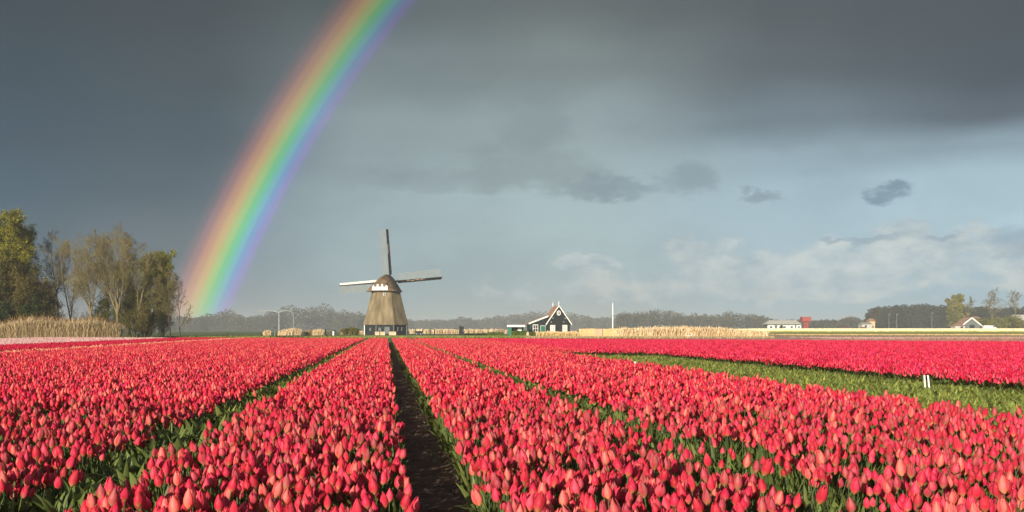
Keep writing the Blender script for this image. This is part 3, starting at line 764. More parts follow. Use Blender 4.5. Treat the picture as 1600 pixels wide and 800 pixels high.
def tree(name, px, Y, top, lab, m_tr='bark', m_cr='twig', leaf=None, nleaf=0, lsize=.1, leafz=(0, 1), group=None, base=0.0, **kw):
    H = (gz(top, Y) - base) * (.87 if Y < 200 else .93); t = empty(name, (gx(px, Y), Y, base), random.uniform(0, 6.28) if 'fork' not in kw else 0)
    tag(t, lab, 'tree', group)
    tr, cr, tips = grow(H, **kw)
    tubes_mesh('trunk', tr, M[m_tr], parent=t); tubes_mesh('crown', cr, M[m_cr], parent=t)
    if leaf:
        tp = [p for p in tips if leafz[0] * H <= p.z <= leafz[1] * H * 1.3]
        P = np.array([tp[random.randrange(len(tp))][:] for _ in range(nleaf)]) + rng.normal(0, .22, (nleaf, 3))
        leaf_quads('leaves', P, lsize, M[leaf], t)
    return t
LG = 'trees in the grove on the left'
# big leafing willow-like trees at the frame edge, then the bare ones from left to right
M['brown_leaf'] = mat('brown_bud', (0.085, 0.07, 0.014), (0.19, 0.15, 0.035), 0.3, 0.85, 0, 0.2, island=.4)
BARE = dict(nchild=(11, 7, 6, 6), lens=(.42, .55, .55, .5), spread=.60, thin=.010, start=.3, up=.35)
tree('leafing_tree', -22, 152, 358, 'broad olive-leaved tree partly cut off by the left edge', 'bark', 'twig_brown', 'bud_olive', 30000, .12, (.1, 1), LG,
     nchild=(16, 8, 7, 4), spread=.65, lens=(.5, .52, .5, .5), start=.12, r0=.3)
tree('leafing_tree', 12, 150, 354, 'tall tree with yellow-green spring leaves at its top at the left edge', 'bark', 'twig_brown', 'bud_yellow', 42000, .12, (.5, 1), LG,
     nchild=(18, 8, 7, 4), spread=.62, lens=(.46, .52, .5, .5), start=.15, r0=.3)
tree('leafing_tree', 44, 153, 358, 'olive-leaved tree just right of the tallest one at the left edge', 'bark', 'twig', 'bud_yellow', 20000, .10, (.3, 1), LG,
     nchild=(16, 8, 7, 4), spread=.46, lens=(.36, .52, .5, .5), start=.15, r0=.22)
tree('bare_tree', 76, 162, 388, 'slim bare tree in the gap right of the olive-leaved trees', 'bark_dark', 'twig', group=LG, nchild=(12, 7, 6, 5), spread=.5, lens=(.36, .5, .5, .5), r0=.12, thin=.010)
tree('bare_tree', 93, 156, 372, 'bare tree with a thin dark trunk behind the reeds', 'bark_dark', 'twig', group=LG, r0=.13, **{**BARE, 'start': .4})
tree('bare_tree', 110, 151, 366, 'bare tree with two close stems next to the thin dark trunk', 'bark', 'twig', group=LG, r0=.17, fork=(.2, [(-.14, 0), (.10, .1)]), **BARE)
tree('bare_tree', 146, 148, 357, 'big bare tree whose pale trunk leans left and forks, above the reeds', 'bark', 'twig', 'brown_leaf', 2000, .06, (.4, 1), LG, r0=.21, lean=(-.10, 0),
     fork=(.27, [(-.42, .1), (-.12, -.1), (.10, .2), (.30, .0)]), **BARE)
tree('bare_tree', 186, 148, 356, 'biggest bare tree, pale trunk forking low to the left, crown rounded', 'bark', 'twig', 'brown_leaf', 2500, .06, (.4, 1), LG, r0=.23, lean=(-.06, 0),
     fork=(.25, [(-.46, 0), (-.20, .15), (.02, .1), (.28, -.1)]), **BARE)
tree('bare_tree', 168, 162, 362, 'bare tree filling the sky between the two big forked ones', 'bark_dark', 'twig', group=LG, r0=.16, **BARE)
tree('bare_tree', 202, 160, 372, 'bare upright tree behind the right side of the rounded crown', 'bark_dark', 'twig', 'brown_leaf', 5000, .07, (.3, 1), group=LG, r0=.16, **BARE)
tree('bare_tree', 217, 149, 386, 'pale-stemmed tree with a narrow crown right of the biggest bare tree', 'bark', 'twig', 'bud_olive', 5000, .08, (.3, 1), LG, r0=.15, fork=(.34, [(-.16, 0), (.05, .1), (.26, .1)]), **BARE)
tree('leafing_tree', 203, 154, 420, 'olive leafing young tree between two pale trunks', 'bark', 'twig', 'bud_olive', 16000, .10, (.05, 1), LG, nchild=(13, 8, 6, 4), spread=.5, lens=(.40, .5, .5, .5), start=.08, r0=.12)
tree('leafing_tree', 236, 156, 396, 'olive and yellow-green leafing tree near the right end of the grove', 'bark', 'twig', 'bud_yellow', 14000, .10, (.2, 1), LG, nchild=(14, 8, 6, 4), spread=.5, lens=(.40, .5, .5, .5), start=.1, r0=.16)
tree('leafing_tree', 256, 152, 404, 'brightest yellow-green tree just before the small bare one at the grove end', 'bark', 'twig', 'bud_yellow', 16000, .09, (.1, 1), LG, nchild=(14, 8, 6, 4), spread=.45, lens=(.34, .5, .5, .5), start=.1, r0=.14)
tree('bare_tree', 267, 146, 406, 'small bare tree with a fine brown crown at the right end of the grove', 'bark_dark', 'twig', 'brown_leaf', 4000, .07, (.2, 1), group=LG, r0=.11, nchild=(14, 8, 6, 5), spread=.6, lens=(.34, .5, .5, .5), start=.15, thin=.011)
tree('bare_tree', 281, 148, 424, 'short slender bare shrubby tree leaning right, last of the grove', 'bark', 'twig', group=LG, nchild=(12, 7, 6, 4), spread=.55, lens=(.34, .5, .5, .5), start=.1, r0=.08, lean=(.10, 0), thin=.011)
def shrub(name, px, Y, w, top, lab, m_cr, leaf=None, nleaf=0, lsize=.1, nst=9, group=None, lv=3):
    H = gz(top, Y); t = empty(name, (gx(px, Y), Y, 0)); tag(t, lab, 'shrub', group)
    segs = []; tips = []; hw = w / F * Y / 2
    for k in range(nst):
        a = random.uniform(0, 6.28); rr = math.sqrt(random.random()) * .6
        dx, dy = math.cos(a) * rr, math.sin(a) * rr
        a_, b_, c_ = grow(H * random.uniform(.62, 1) * (1 - .25 * rr), spread=.55, nchild=(8, 5, 5, 3), lens=(.42, .5, .5, .5), r0=.05, start=.08, levels=lv, lean=(dx * hw / H * .8, dy * .5))
        off = Vector((dx * hw * .9, dy * hw * .6, 0))
        for s in a_ + b_: segs.append((s[0] + off, s[1] + off, s[2], s[3]))
        tips += [p + off for p in c_]
    tubes_mesh('branches', segs, M[m_cr], parent=t)
    if leaf:
        P = np.array([tips[random.randrange(len(tips))][:] for _ in range(nleaf)]) + rng.normal(0, .18, (nleaf, 3))
        P[:, 2] = np.abs(P[:, 2])
        leaf_quads('leaves', P, lsize, M[leaf], t)
    return t
SG = 'undergrowth shrubs below the grove'
shrub('brown_shrub', 10, 147, 120, 408, 'dense brown bare thicket below the leafing trees at the left edge', 'twig_brown', 'brown_leaf', 30000, .12, 22, SG)
shrub('brown_shrub', 48, 148, 80, 430, 'brown thicket spilling right of the left-edge trees', 'twig_brown', 'brown_leaf', 20000, .11, 18, SG)
shrub('brown_shrub', 76, 151, 44, 462, 'lowest part of the brown thicket, next to the thin dark trunk', 'twig_brown', 'brown_leaf', 7000, .1, 12, SG)
shrub('ivy_shrub', 8, 143, 80, 474, 'dark green ivy-covered bush behind the reeds at left', 'twig_brown', 'ivy', 16000, .14, 12, SG)
shrub('ivy_shrub', 56, 143, 40, 474, 'smaller green bush at the right end of the dark thicket', 'twig_brown', 'ivy', 8000, .13, 9, SG)
shrub('brown_shrub', 128, 160, 60, 474, 'low bare shrubs behind the forked trunks', 'twig', None, 0, .1, 12, SG)
shrub('brown_shrub', 165, 156, 44, 458, 'olive-brown shrubs between the two big forked trees', 'twig_brown', 'bud_olive', 7000, .09, 12, SG)
shrub('brown_shrub', 200, 152, 50, 448, 'dark brown undergrowth around the pale stem', 'twig_brown', 'bud_olive', 8000, .09, 13, SG)
shrub('brown_shrub', 238, 150, 56, 452, 'brown undergrowth with fine twigs near the end of the grove', 'twig', 'bud_olive', 9000, .08, 14, SG)
shrub('brown_shrub', 222, 146, 64, 480, 'low dark undergrowth at the field edge right of the reeds', 'twig_brown', 'brown_leaf', 9000, .1, 14, SG)

# ------------------------------------------------------------------ far woods
def wood(name, pts, Y, n_per, m, lab, lsize=.9, base=0.0, rag=.16, dz=60, kind='stuff'):
    """pts: [(px, top_py)...] skyline; filled by overlapping tree crowns made of leaf-sized faces"""
    P = []; segs = []
    px = pts[0][0]
    while px < pts[-1][0]:
        for (a, ta), (b, tb) in zip(pts[:-1], pts[1:]):
            if a <= px < b: top = ta + (tb - ta) * (px - a) / (b - a)
        y = Y + random.uniform(0, dz); H = (gz(top, y) - base) * random.uniform(1 - rag, 1 + rag * .35); w = H * random.uniform(.28, .45)
        x = gx(px, y); n = n_per
        u = rng.normal(0, 1, (n, 3)); u /= np.linalg.norm(u, axis=1)[:, None]; r = rng.random(n)[:, None] ** .45
        q = u * r * np.array([[w, w, H * .42]]) + np.array([[x, y, base + H * .60]])
        q[:, 0] += np.sin(q[:, 2] * 1.3 + px) * .5
        P.append(q)
        lo = n
        P.append(np.c_[rng.uniform(x - w, x + w, lo), rng.uniform(y - w, y + w, lo), base + rng.random(lo) * H * .5])
        segs.append((Vector((x, y, base)), Vector((x, y, base + H * .8)), .25, .08))
        px += w * 2 / y * F * random.uniform(.3, .6)
    P = np.concatenate(P)
    o = leaf_quads(name, P, lsize, m)
    tag(o, lab, 'woodland', kind=kind); return o
wood('far_wood', [(120,500),(300,492),(340,488),(352,482),(366,484),(376,492),(400,492),(440,482),(452,472),(462,470),(474,480),(492,472),(508,472),(516,482),(545,486),(556,486),(570,492),(620,496)], 1250, 480, M['far_leaf'],
     'hazy grey woodland on the horizon between the rainbow and the windmill', 1.3)
wood('far_wood', [(600,499),(690,500),(730,494),(745,498),(760,496),(780,490),(800,492),(830,487),(850,486),(880,484),(895,490),(930,495),(960,490),(985,484),(1000,484)], 1700, 380, M['far_leaf'],
     'very pale hazy woodland on the horizon behind the cottage', 1.7)
wood('far_wood', [(970,487),(990,484),(1004,489),(1022,482),(1040,479),(1054,484),(1070,490),(1100,490),(1120,492),(1140,486),(1160,490),(1200,493),(1206,496)], 1100, 450, M['far_leaf'],
     'hazy woodland behind the cream reeds, left of the greenhouse', 1.0, base=1.5)
wood('far_wood', [(1200,500),(1260,499),(1310,500),(1320,497),(1330,494),(1342,498),(1365,504)], 950, 380, M['far_leaf'], 'low distant tree line between the greenhouse and the dark forest', .9, base=2.5)
wood('dark_forest', [(1358,492),(1362,482),(1372,477),(1385,479),(1400,476),(1425,474),(1440,473),(1450,476),(1480,477),(1530,478),(1560,480),(1640,480)], 760, 1500, M['far_dark'],
     'dark blue-grey forest block at the right behind the willow', .8, base=2.2, rag=.06)
GR = 'bare trees standing at the right edge'
def zt(px, Y): return zf(gx(px, Y), Y)
Yr = 560
t = tree('willow_tree', 1486, Yr, 469, 'round olive-yellow willow in front of the dark forest', 'bark', 'bud_olive', 'willow', 26000, .42, (0, 1), None, base=zt(1486, Yr),
     nchild=(22, 9, 6, 3), spread=.95, lens=(.52, .55, .5, .5), start=.10, r0=.45, droop=.2, thin=.03, up=.1)
tree('bare_tree', 1512, Yr, 467, 'small brown bare tree just right of the willow', 'bark', 'twig', 'brown_leaf', 500, .22, (.5, 1), GR, base=zt(1512, Yr), nchild=(10, 6, 5, 3), spread=.75, lens=(.34, .5, .5, .5), start=.5, r0=.25, thin=.022)
tree('bare_tree', 1550, Yr + 10, 454, 'tallest bare tree with two rounded crown lobes on the right skyline', 'bark', 'twig', 'brown_leaf', 1200, .2, (.4, 1), GR, base=zt(1550, Yr), nchild=(10, 6, 5, 4), spread=.8, lens=(.46, .5, .5, .5), r0=.34, start=.35, thin=.028, fork=(.3, [(-.16, 0), (.22, 0)]))
tree('bare_tree', 1588, Yr + 20, 457, 'bare tree nearest the right edge of the skyline', 'bark', 'twig', 'brown_leaf', 900, .2, (.4, 1), GR, base=zt(1588, Yr), nchild=(11, 6, 5, 4), spread=.75, lens=(.38, .5, .5, .5), r0=.3, start=.45, thin=.028)
tree('bare_tree', 1366, 600, 483, 'hazy bare tree at the left end of the dark forest', 'bark', 'twig', 'far_leaf', 2500, .3, (.2, 1), GR, base=zt(1366, 600), nchild=(11, 6, 5, 3), spread=.45, lens=(.34, .5, .5, .5), r0=.2, start=.15, thin=.035)
for k, (px, w, top, lab) in enumerate([(1535, 34, 497, 'brown-green bushes right of the white-edged barn'), (1560, 30, 496, 'green bushes behind the long white van'),
                                       (1582, 34, 492, 'taller dark bushes below the bare tree at the right edge'), (1600, 30, 499, 'olive bushes at the very right edge')]):
    Y = 520 + 8 * k; b = zt(px, Y); H = gz(top, Y) - b; hw = w / F * Y / 2
    e = empty('bush', (gx(px, Y), Y, b)); tag(e, lab, 'bush', 'bushes around the farm at right')
    n = 3500; u = rng.normal(0, 1, (n, 3)); u /= np.linalg.norm(u, axis=1)[:, None]; r = rng.random(n)[:, None] ** .5
    lump = 1 + .22 * np.sin(u[:, :1] * 7 + k) * np.cos(u[:, 2:] * 5)
    P = u * r * lump * np.array([[hw, hw, H * .55]]) + np.array([[0, 0, H * .45]]); P[:, 2] = np.abs(P[:, 2])
    leaf_quads('foliage', P, .35, M['willow' if k in (1, 3) else 'bud_olive'], e)
    tubes_mesh('stem', [(Vector((d * .5, 0, 0)), Vector((d * hw * .6, 0, H * .7)), .12, .04) for d in (-1, -.3, .4, 1)], M['bark'], parent=e)

# ------------------------------------------------------------------ windmill
def windmill():
    Y = 263; cx = gx(603.2, Y); root = empty('windmill', (cx, Y, 0)); tag(root, 'thatched octagonal windmill with black base, brown cap and four lattice sails', 'windmill')
    a0 = R(22.5 + 4)
    def ring(r, z): return [(r / math.cos(R(22.5)) * math.cos(a0 + k * math.pi / 4 ), r / math.cos(R(22.5)) * math.sin(a0 + k * math.pi / 4), z) for k in range(8)]
    b = MB(); prof = [(5.35, 2.55), (5.6, 2.62), (5.55, 2.9), (5.2, 4.2), (4.75, 5.9), (4.35, 7.6), (3.95, 9.3), (3.66, 10.6), (3.55, 11.1)]
    b.loft([ring(r, z) for r, z in prof]); b.build('thatched_body', M['thatch'], root)
    b = MB(); b.loft([ring(5.2, 0.0), ring(5.25, 2.56)]); base = b.build('boarded_base', M['tar'], root)
    # overlapping boards on the base, side by side
    def facet(k):
        p, q = Vector(ring(5.22, 0)[k]), Vector(ring(5.22, 0)[(k + 1) % 8]); return p, q
    bb = MB()
    for k in range(8):
        p, q = facet(k); n = ((p + q) / 2).normalized(); L = (q - p).length; d = (q - p).normalized(); nb = 16
        rot = Matrix((d, n, Vector((0, 0, 1)))).transposed()
        for i in range(nb):
            c = p + d * (L * (i + .5) / nb) + n * .03 + Vector((0, 0, 1.27)); bb.box(c, (L / nb - .03, .04, 2.5), rot)
    o = bb.build('cladding', M['tar'], base); o['kind'] = 'stuff'
    for k in range(8):
        p = Vector(ring(5.34, 0)[k]); m_ = MB(); m_.box((p.x, p.y, 1.27), (.2, .2, 2.52))
        left = p.x < -4.5 and p.y < 0
        c = m_.build('corner_post', M['white' if left else 'grey_green'], root)
        if left: c['label'] = 'white painted corner post'
    # front door, side windows
    def on_facet(k, s, z, w, h, name, mt, off=.09, parent=root, dep=.06):
        p, q = facet(k); n = ((p + q) / 2).normalized(); d = (q - p).normalized(); rot = Matrix((d, n, Vector((0, 0, 1)))).transposed()
        m_ = MB(); m_.box(p.lerp(q, s) + n * off + Vector((0, 0, z)), (w, dep, h), rot); return m_.build(name, M[mt], parent)
    front = min(range(8), key=lambda k: ((facet(k)[0] + facet(k)[1]) / 2).y)
    rt = min(range(8), key=lambda k: -((facet(k)[0] + facet(k)[1]) / 2).x * 1 + ((facet(k)[0] + facet(k)[1]) / 2).y)
    lf = min(range(8), key=lambda k: ((facet(k)[0] + facet(k)[1]) / 2).x * 1 + ((facet(k)[0] + facet(k)[1]) / 2).y)
    dr = on_facet(front, .62, 1.05, 1.35, 2.1, 'door', 'grey_green'); on_facet(front, .58, 1.1, .08, .22, 'handle', 'steel', .14, dr)
    on_facet(front, .2, 1.5, .7, .8, 'shutter', 'grey_green')
    for s in (.35, .66):
        w = on_facet(rt, s, 1.5, .42, .9, 'window', 'lattice'); on_facet(rt, s, 1.5, .34, .82, 'pane', 'glass', .13, w)
    on_facet(lf, .5, 1.5, .6, .8, 'shutter', 'grey_green')
    # eave board, white ring under the cap, small dormer light
    b = MB(); b.loft([ring(3.62, 10.85), ring(3.7, 11.02), ring(3.62, 11.08)]); b.build('eaves', M['tar'], root)
    b = MB(); n = 32
    rr = lambda r, z: [(r * math.cos(2 * math.pi * k / n), r * math.sin(2 * math.pi * k / n), z) for k in range(n)]
    b.loft([rr(3.45, 11.05), rr(3.70, 11.07), rr(3.70, 11.36), rr(3.45, 11.38)]); b.build('cap_ring', M['white'], root)
    b = MB(); b.box((.1, -3.86, 10.35), (.55, .3, .6)); w = b.build('body_window', M['white'], root)
    b = MB(); b.box((.1, -4.03, 10.35), (.36, .06, .4)); b.build('pane', M['glass'], w)
    # cap: turned so that the sails face away from us, to the right
    cap = empty('c', (0, 0, 0)); bpy.data.objects.remove(cap)
    YAW = R(-12); RM = Matrix.Rotation(YAW, 4, 'Z')
    def T(p): return RM @ Vector(p)
    sec = [(-4.4, 3.3, 1.3, 11.15), (-4.2, 3.95, 2.3, 11.1), (-3.4, 4.15, 3.3, 11.1), (-2.0, 4.25, 4.1, 11.1), (0.0, 4.2, 4.5, 11.1), (2.2, 3.7, 4.5, 11.1), (4.0, 2.9, 4.2, 11.1)]
    shape = [(-1, 0), (-.88, .14), (-.71, .37), (-.52, .60), (-.33, .80), (-.15, .94), (0, 1.0), (.15, .94), (.33, .80), (.52, .60), (.71, .37), (.88, .14), (1, 0)]
    b = MB(); b.loft([[T((sx * w, y, z + sz * h)) for sx, sz in shape] for y, w, h, z in sec]); b.build('cap', M['thatch_cap'], root)
    # white rear gable with three small windows under the thatch
    b = MB(); pts = [(-2.1, 11.35), (2.1, 11.35), (2.0, 12.35), (1.3, 13.0), (-1.3, 13.0), (-2.0, 12.35)]
    bb = MB(); bb.prism(pts, -4.75, -4.2); bb.v = [tuple(T(v)) for v in bb.v]; gab = bb.build('rear_gable', M['white'], root)
    bb = MB(); bb.box((0, -4.55, 13.02), (3.6, .9, .2)); bb.v = [tuple(T(v)) for v in bb.v]; bb.build('gable_thatch', M['thatch_cap'], gab)
    for i in (-1, 0, 1):
        bb = MB(); bb.box((i * 1.2, -4.78, 12.62), (.72, .07, .78)); bb.v = [tuple(T(v)) for v in bb.v]; bb.build('window', M['glass'], gab)
    bb = MB(); bb.tube([T((-.4, 2.5, 13.75)), T((-.8, 6.2, 13.95))], [.35, .3], 10); bb.build('windshaft', M['tar'], root)
    bb = MB(); bb.tube([T((-.8, 5.6, 13.9)), T((-.8, 6.3, 13.95))], [.55, .5], 10); bb.build('hub', M['tar'], root)
    # sails; seen from behind the lattice lies anticlockwise of the stock
    C0 = Vector((-.8, 6.0, 13.95)); L0 = 14.0
    for k, (deg, painted) in enumerate(((95.3, False), (183.5, True), (4.5, False), (275, False))):  # painted: sunlight on this sail's boards is put in as white
        L = L0 * (1.03 if painted else 1.0)
        a = R(deg); d = Vector((math.cos(a), 0.03, math.sin(a))).normalized(); e = Vector((-math.sin(a), 0, math.cos(a)))   # e: anticlockwise side
        def P(l, s, off=0): return T(C0 + d * l + e * s + Vector((0, off - .05 * s, 0)))
        bb = MB(); q = []
        for l, w in ((0, .22), (5, .19), (L, .12)):
            q.append([P(l, -w, -w), P(l, w, -w), P(l, w, w), P(l, -w, w)])
        bb.loft(q); s_ = bb.build('sail', M['tar'], root)
        s_['label'] = ['upright sail', 'left sail, leading board whitened as if sunlit', 'right sail', 'lower sail behind the body'][k]
        bb = MB(); l = 1.9
        while l <= L - .1:
            bb.bar(P(l, -.2), P(l, 2.02), .10, .06); l += .42
        for s in (.55, 1.05, 1.55, 2.0): bb.bar(P(1.9, s, -.03), P(L - .15, s, -.03), .11, .06)
        o = bb.build('lattice', M['lattice_dark'], s_); o['kind'] = 'stuff'
        # leading boards, pitched; sun and shade put into their white and black
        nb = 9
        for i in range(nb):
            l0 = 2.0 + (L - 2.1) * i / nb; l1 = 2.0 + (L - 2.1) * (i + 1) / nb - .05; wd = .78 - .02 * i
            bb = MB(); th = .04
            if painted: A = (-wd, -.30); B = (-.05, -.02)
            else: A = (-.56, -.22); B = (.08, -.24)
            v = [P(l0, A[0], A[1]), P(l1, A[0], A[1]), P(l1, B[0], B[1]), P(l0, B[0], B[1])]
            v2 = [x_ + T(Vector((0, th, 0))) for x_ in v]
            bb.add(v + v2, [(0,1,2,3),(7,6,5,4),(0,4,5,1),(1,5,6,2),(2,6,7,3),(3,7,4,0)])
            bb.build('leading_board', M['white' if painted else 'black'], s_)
        if not painted:      # rolled cloth tied along the stock
            bb = MB(); pts = [P((7.5 if k == 0 else 4.5) + (2.5 if k == 0 else 5) * j / 12, -.1 + .10 * math.sin(j * 1.3), -.36) for j in range(13)]
            bb.tube(pts, [.03 + .05 * (j % 3 == 1) for j in range(13)], 6); bb.build('rolled_cloth', M['board_pink'], s_)
windmill()
for px, w, lab in ((589.5, 1.1, 'left'), (598, 1.2, 'middle'), (613.5, 1.8, 'right, longest')):
    b = MB(); b.box((0, 0, .42), (w, .6, .84)); b.box((0, 0, .87), (w + .1, .7, .08)); o = b.build('stone_block', M['pale_stone'], bevel=.05); o.location = (gx(px, 255), 255, 0)
    tag(o, 'low pale block against the black windmill base, the %s one of three' % lab, 'block', 'pale blocks at the foot of the windmill')

# ------------------------------------------------------------------ cottage
def cottage():
    Y = 243; k = Y / F; cx = gx(873, Y); root = empty('cottage', (cx, Y, 0), R(8)); tag(root, 'black timber cottage with white bargeboards, orange tiled roof and lean-to', 'house')
    root.scale = (.95, .95, .97); w = 2.85; hw = 3.15; ap = 7.15; D = 8.0
    b = MB(); b.prism([(-w, 0), (w, 0), (w, hw), (0, ap - .1), (-w, hw)], 0, D); wall = b.build('wall', M['tar'], root)
    # vertical boards on the gable, each proud of the wall
    nb = 16; bw = 2 * w / nb
    bb = MB()
    for i in range(nb):
        x = -w + bw * (i + .5); h = hw + (ap - .25 - hw) * (1 - abs(x) / w) - .05
        bb.box((x, -.02, h / 2), (bw - .03, .035, h))
    o = bb.build('cladding', M['tar'], wall); o['kind'] = 'stuff'
    # lean-to on the left
    lx = -w - 4.3
    b = MB(); b.prism([(lx, 0), (-w - .02, 0), (-w - .02, 4.35), (lx, 2.95)], .6, 5.5); lean = b.build('lean_to', M['tar'], root)
    b = MB(); b.prism([(lx - .35, 2.86), (-w + .55, 4.76), (-w + .55, 4.93), (lx - .35, 3.03)], .42, 5.8); b.build('lean_to_roof', M['tile'], root)
    b = MB(); b.prism([(lx - .4, 2.72), (-w + .3, 4.56), (-w + .3, 4.93), (lx - .4, 3.09)], .30, .40); b.build('bargeboard', M['white'], root)
    # main roof slopes (thick, over the walls) and their tile courses
    for s in (-1, 1):
        b = MB(); e = .34
        b.prism([(s * (w + e), hw - .55), (0, ap + .02), (0, ap + .2), (s * (w + e + .05), hw - .36)], -.28, D + .25); rf = b.build('roof', M['tile'], root)
        tc_ = MB(); n = 11
        for i in range(n):
            f0 = (i + .1) / n; x0 = s * (w + e + .05) * (1 - f0); z0 = hw - .36 + (ap + .56 - hw) * f0
            tc_.box((x0 * .985, D / 2, z0 + .02), (.16, D + .4, .07), Matrix.Rotation(-s * -.95, 3, 'Y'))
        o = tc_.build('tile_course', M['tile'], rf); o['kind'] = 'stuff'
        b = MB(); b.prism([(s * (w + e + .12), hw - .72), (0, ap - .05), (0, ap + .34), (s * (w + e + .12), hw - .33)], -.42, -.30); b.build('bargeboard', M['white'], root)
    # ridge finials
    for y in (-.3, D * .98):
        b = MB(); b.tube([(0, y, ap), (0, y, ap + .35), (0, y, ap + .5), (0, y, ap + .9), (0, y, ap + 1.35)], [.22, .16, .24, .13, .05], 8); b.build('finial', M['steel'], root)
    # windows: frame > pane, glazing bar
    def window(x, z, ww, hh, y=-.07, panes=(2, 3), shut=False):
        b = MB(); b.box((x, y, z), (ww, .08, hh)); f = b.build('window', M['white'], root)
        nx, nz = panes; pw = (ww - .2) / nx; ph = (hh - .2) / nz
        for i in range(nx):
            for j in range(nz):
                b = MB(); b.box((x - ww / 2 + .1 + pw * (i + .5), y - .045, z - hh / 2 + .1 + ph * (j + .5)), (pw - .09, .02, ph - .09)); b.build('pane', M['lattice' if shut else 'glass'], f)
        b = MB(); b.box((x, y - .05, z - hh / 2 - .04), (ww + .14, .2, .08)); b.build('sill', M['white'], f)
    window(-1.55, 1.55, 1.25, 2.0, shut=True); window(1.55, 1.6, 1.2, 1.95, shut=True)
    # oval attic window
    b = MB(); n = 20; rr = [[(a_ * math.cos(2 * math.pi * i / n), y, ap - 1.65 + c_ * math.sin(2 * math.pi * i / n)) for i in range(n)] for a_, c_, y in ((.5, .62, -.03), (.5, .62, -.13))]
    b.loft(rr); f = b.build('attic_window', M['white'], root)
    b = MB(); rr = [[(a_ * math.cos(2 * math.pi * i / n), y, ap - 1.65 + c_ * math.sin(2 * math.pi * i / n)) for i in range(n)] for a_, c_, y in ((.36, .46, -.131), (.36, .46, -.15))]
    b.loft(rr); b.build('pane', M['grey_green'], f)
    b = MB(); b.box((0, -.17, ap - 1.65), (.07, .03, .9)); b.box((0, -.171, ap - 1.65), (.7, .03, .07)); b.build('glazing_bar', M['white'], f)
    for x, z in ((-1.5, 4.25), (1.3, 3.3), (1.65, 4.2), (-1.9, 3.3)):
        b = MB(); b.box((x, -.08, z), (.14, .05, .2)); b.box((x, -.1, z), (.26, .03, .06)); b.build('wall_anchor', M['steel'], root)
    # lean-to door and window
    b = MB(); b.box((-w - 1.05, .55, 1.25), (1.35, .1, 2.45)); f = b.build('door_frame', M['lattice'], root)
    b = MB(); b.box((-w - 1.05, .48, 1.2), (1.05, .07, 2.25)); b.build('door', M['green_paint'], f)
    window(-w - 2.95, 1.75, 1.35, 1.85, .53, (2, 2))
    b = MB(); b.box((lx + .1, .55, 1.45), (.12, .12, 2.9)); b.build('corner_board', M['green_paint'], root)
    b = MB(); b.box((0.7, 4, ap + .3), (.7, .7, 1.5)) if False else None
cottage()

def garden_shed():
    Y = 238; root = empty('garden_shed', (gx(806, Y), Y, 0)); tag(root, 'small green garden shelter with a white roof edge, left of the cottage', 'shed')
    W = 3.6
    for x in (-W / 2, -W / 2 + .75, W / 2):
        b = MB(); b.box((x, 0, 1.05), (.14, .14, 2.1)); b.build('post', M['green_paint'], root)
    b = MB(); b.box((-W / 2 + .38, .05, 1.0), (.6, .06, 2.0)); b.build('side_panel', M['green_paint'], root)
    b = MB(); b.box((0, 2.2, 1.05), (W, .08, 2.1)); b.build('back_wall', M['tar'], root)
    b = MB(); b.box((.9, 2.1, 1.5), (.95, .06, .9)); w = b.build('window', M['white'], root)
    b = MB(); b.box((.9, 2.06, 1.5), (.8, .03, .75)); b.build('pane', M['plastic'], w)
    for x in (-W / 2, W / 2):
        b = MB(); b.box((x, 1.1, 1.05), (.06, 2.2, 2.1)); b.build('side_wall', M['green_paint'], root)
    b = MB(); b.box((.05, 1.1, 2.2), (W + .5, 2.9, .16)); b.build('roof', M['grey_green'], root)
    b = MB(); b.box((.05, -.38, 2.24), (W + .6, .07, .46)); b.build('fascia', M['white'], root)
garden_shed()
def hedge(px0, px1, Y, top, lab, m='hedge', n=9000, dep=.9, ls=.09, z0=0):
    x0, x1 = gx(px0, Y), gx(px1, Y); H = gz(top, Y); w = x1 - x0
    e = empty('hedge', ((x0 + x1) / 2, Y, 0)); tag(e, lab, 'hedge')
    P = np.c_[rng.uniform(-w / 2, w / 2, n), rng.uniform(-dep / 2, dep / 2, n), rng.random(n) ** .7 * H]
    P[:, 2] *= 1 - .1 * np.abs(np.sin(P[:, 0] * 2.2 + 1))
    leaf_quads('foliage', P, ls, M[m], e)
    tubes_mesh('stem', [(Vector((x, 0, 0)), Vector((x + random.uniform(-.2, .2), 0, H * .85)), .03, .015) for x in np.linspace(-w / 2 + .2, w / 2 - .2, 10)], M['bark_dark'], parent=e)
hedge(799, 823, 228, 516.5, 'bright green clipped hedge in front of the green shelter')
hedge(762, 786, 235, 518.8, 'low green hedge left of the green shelter')
hedge(722, 762, 240, 520.8, 'very low dark hedge right of the black cabinet', 'ivy', 6000)
hedge(827, 846, 222, 518.5, 'dull green shrubs under the window of the lean-to', 'bud_olive', 5000, 1.2)
e = shrub('round_shrub', 547, 262, 34, 513, 'rounded brown-green shrub left of the windmill', 'twig_brown', 'bud_olive', 12000, .12, 26)
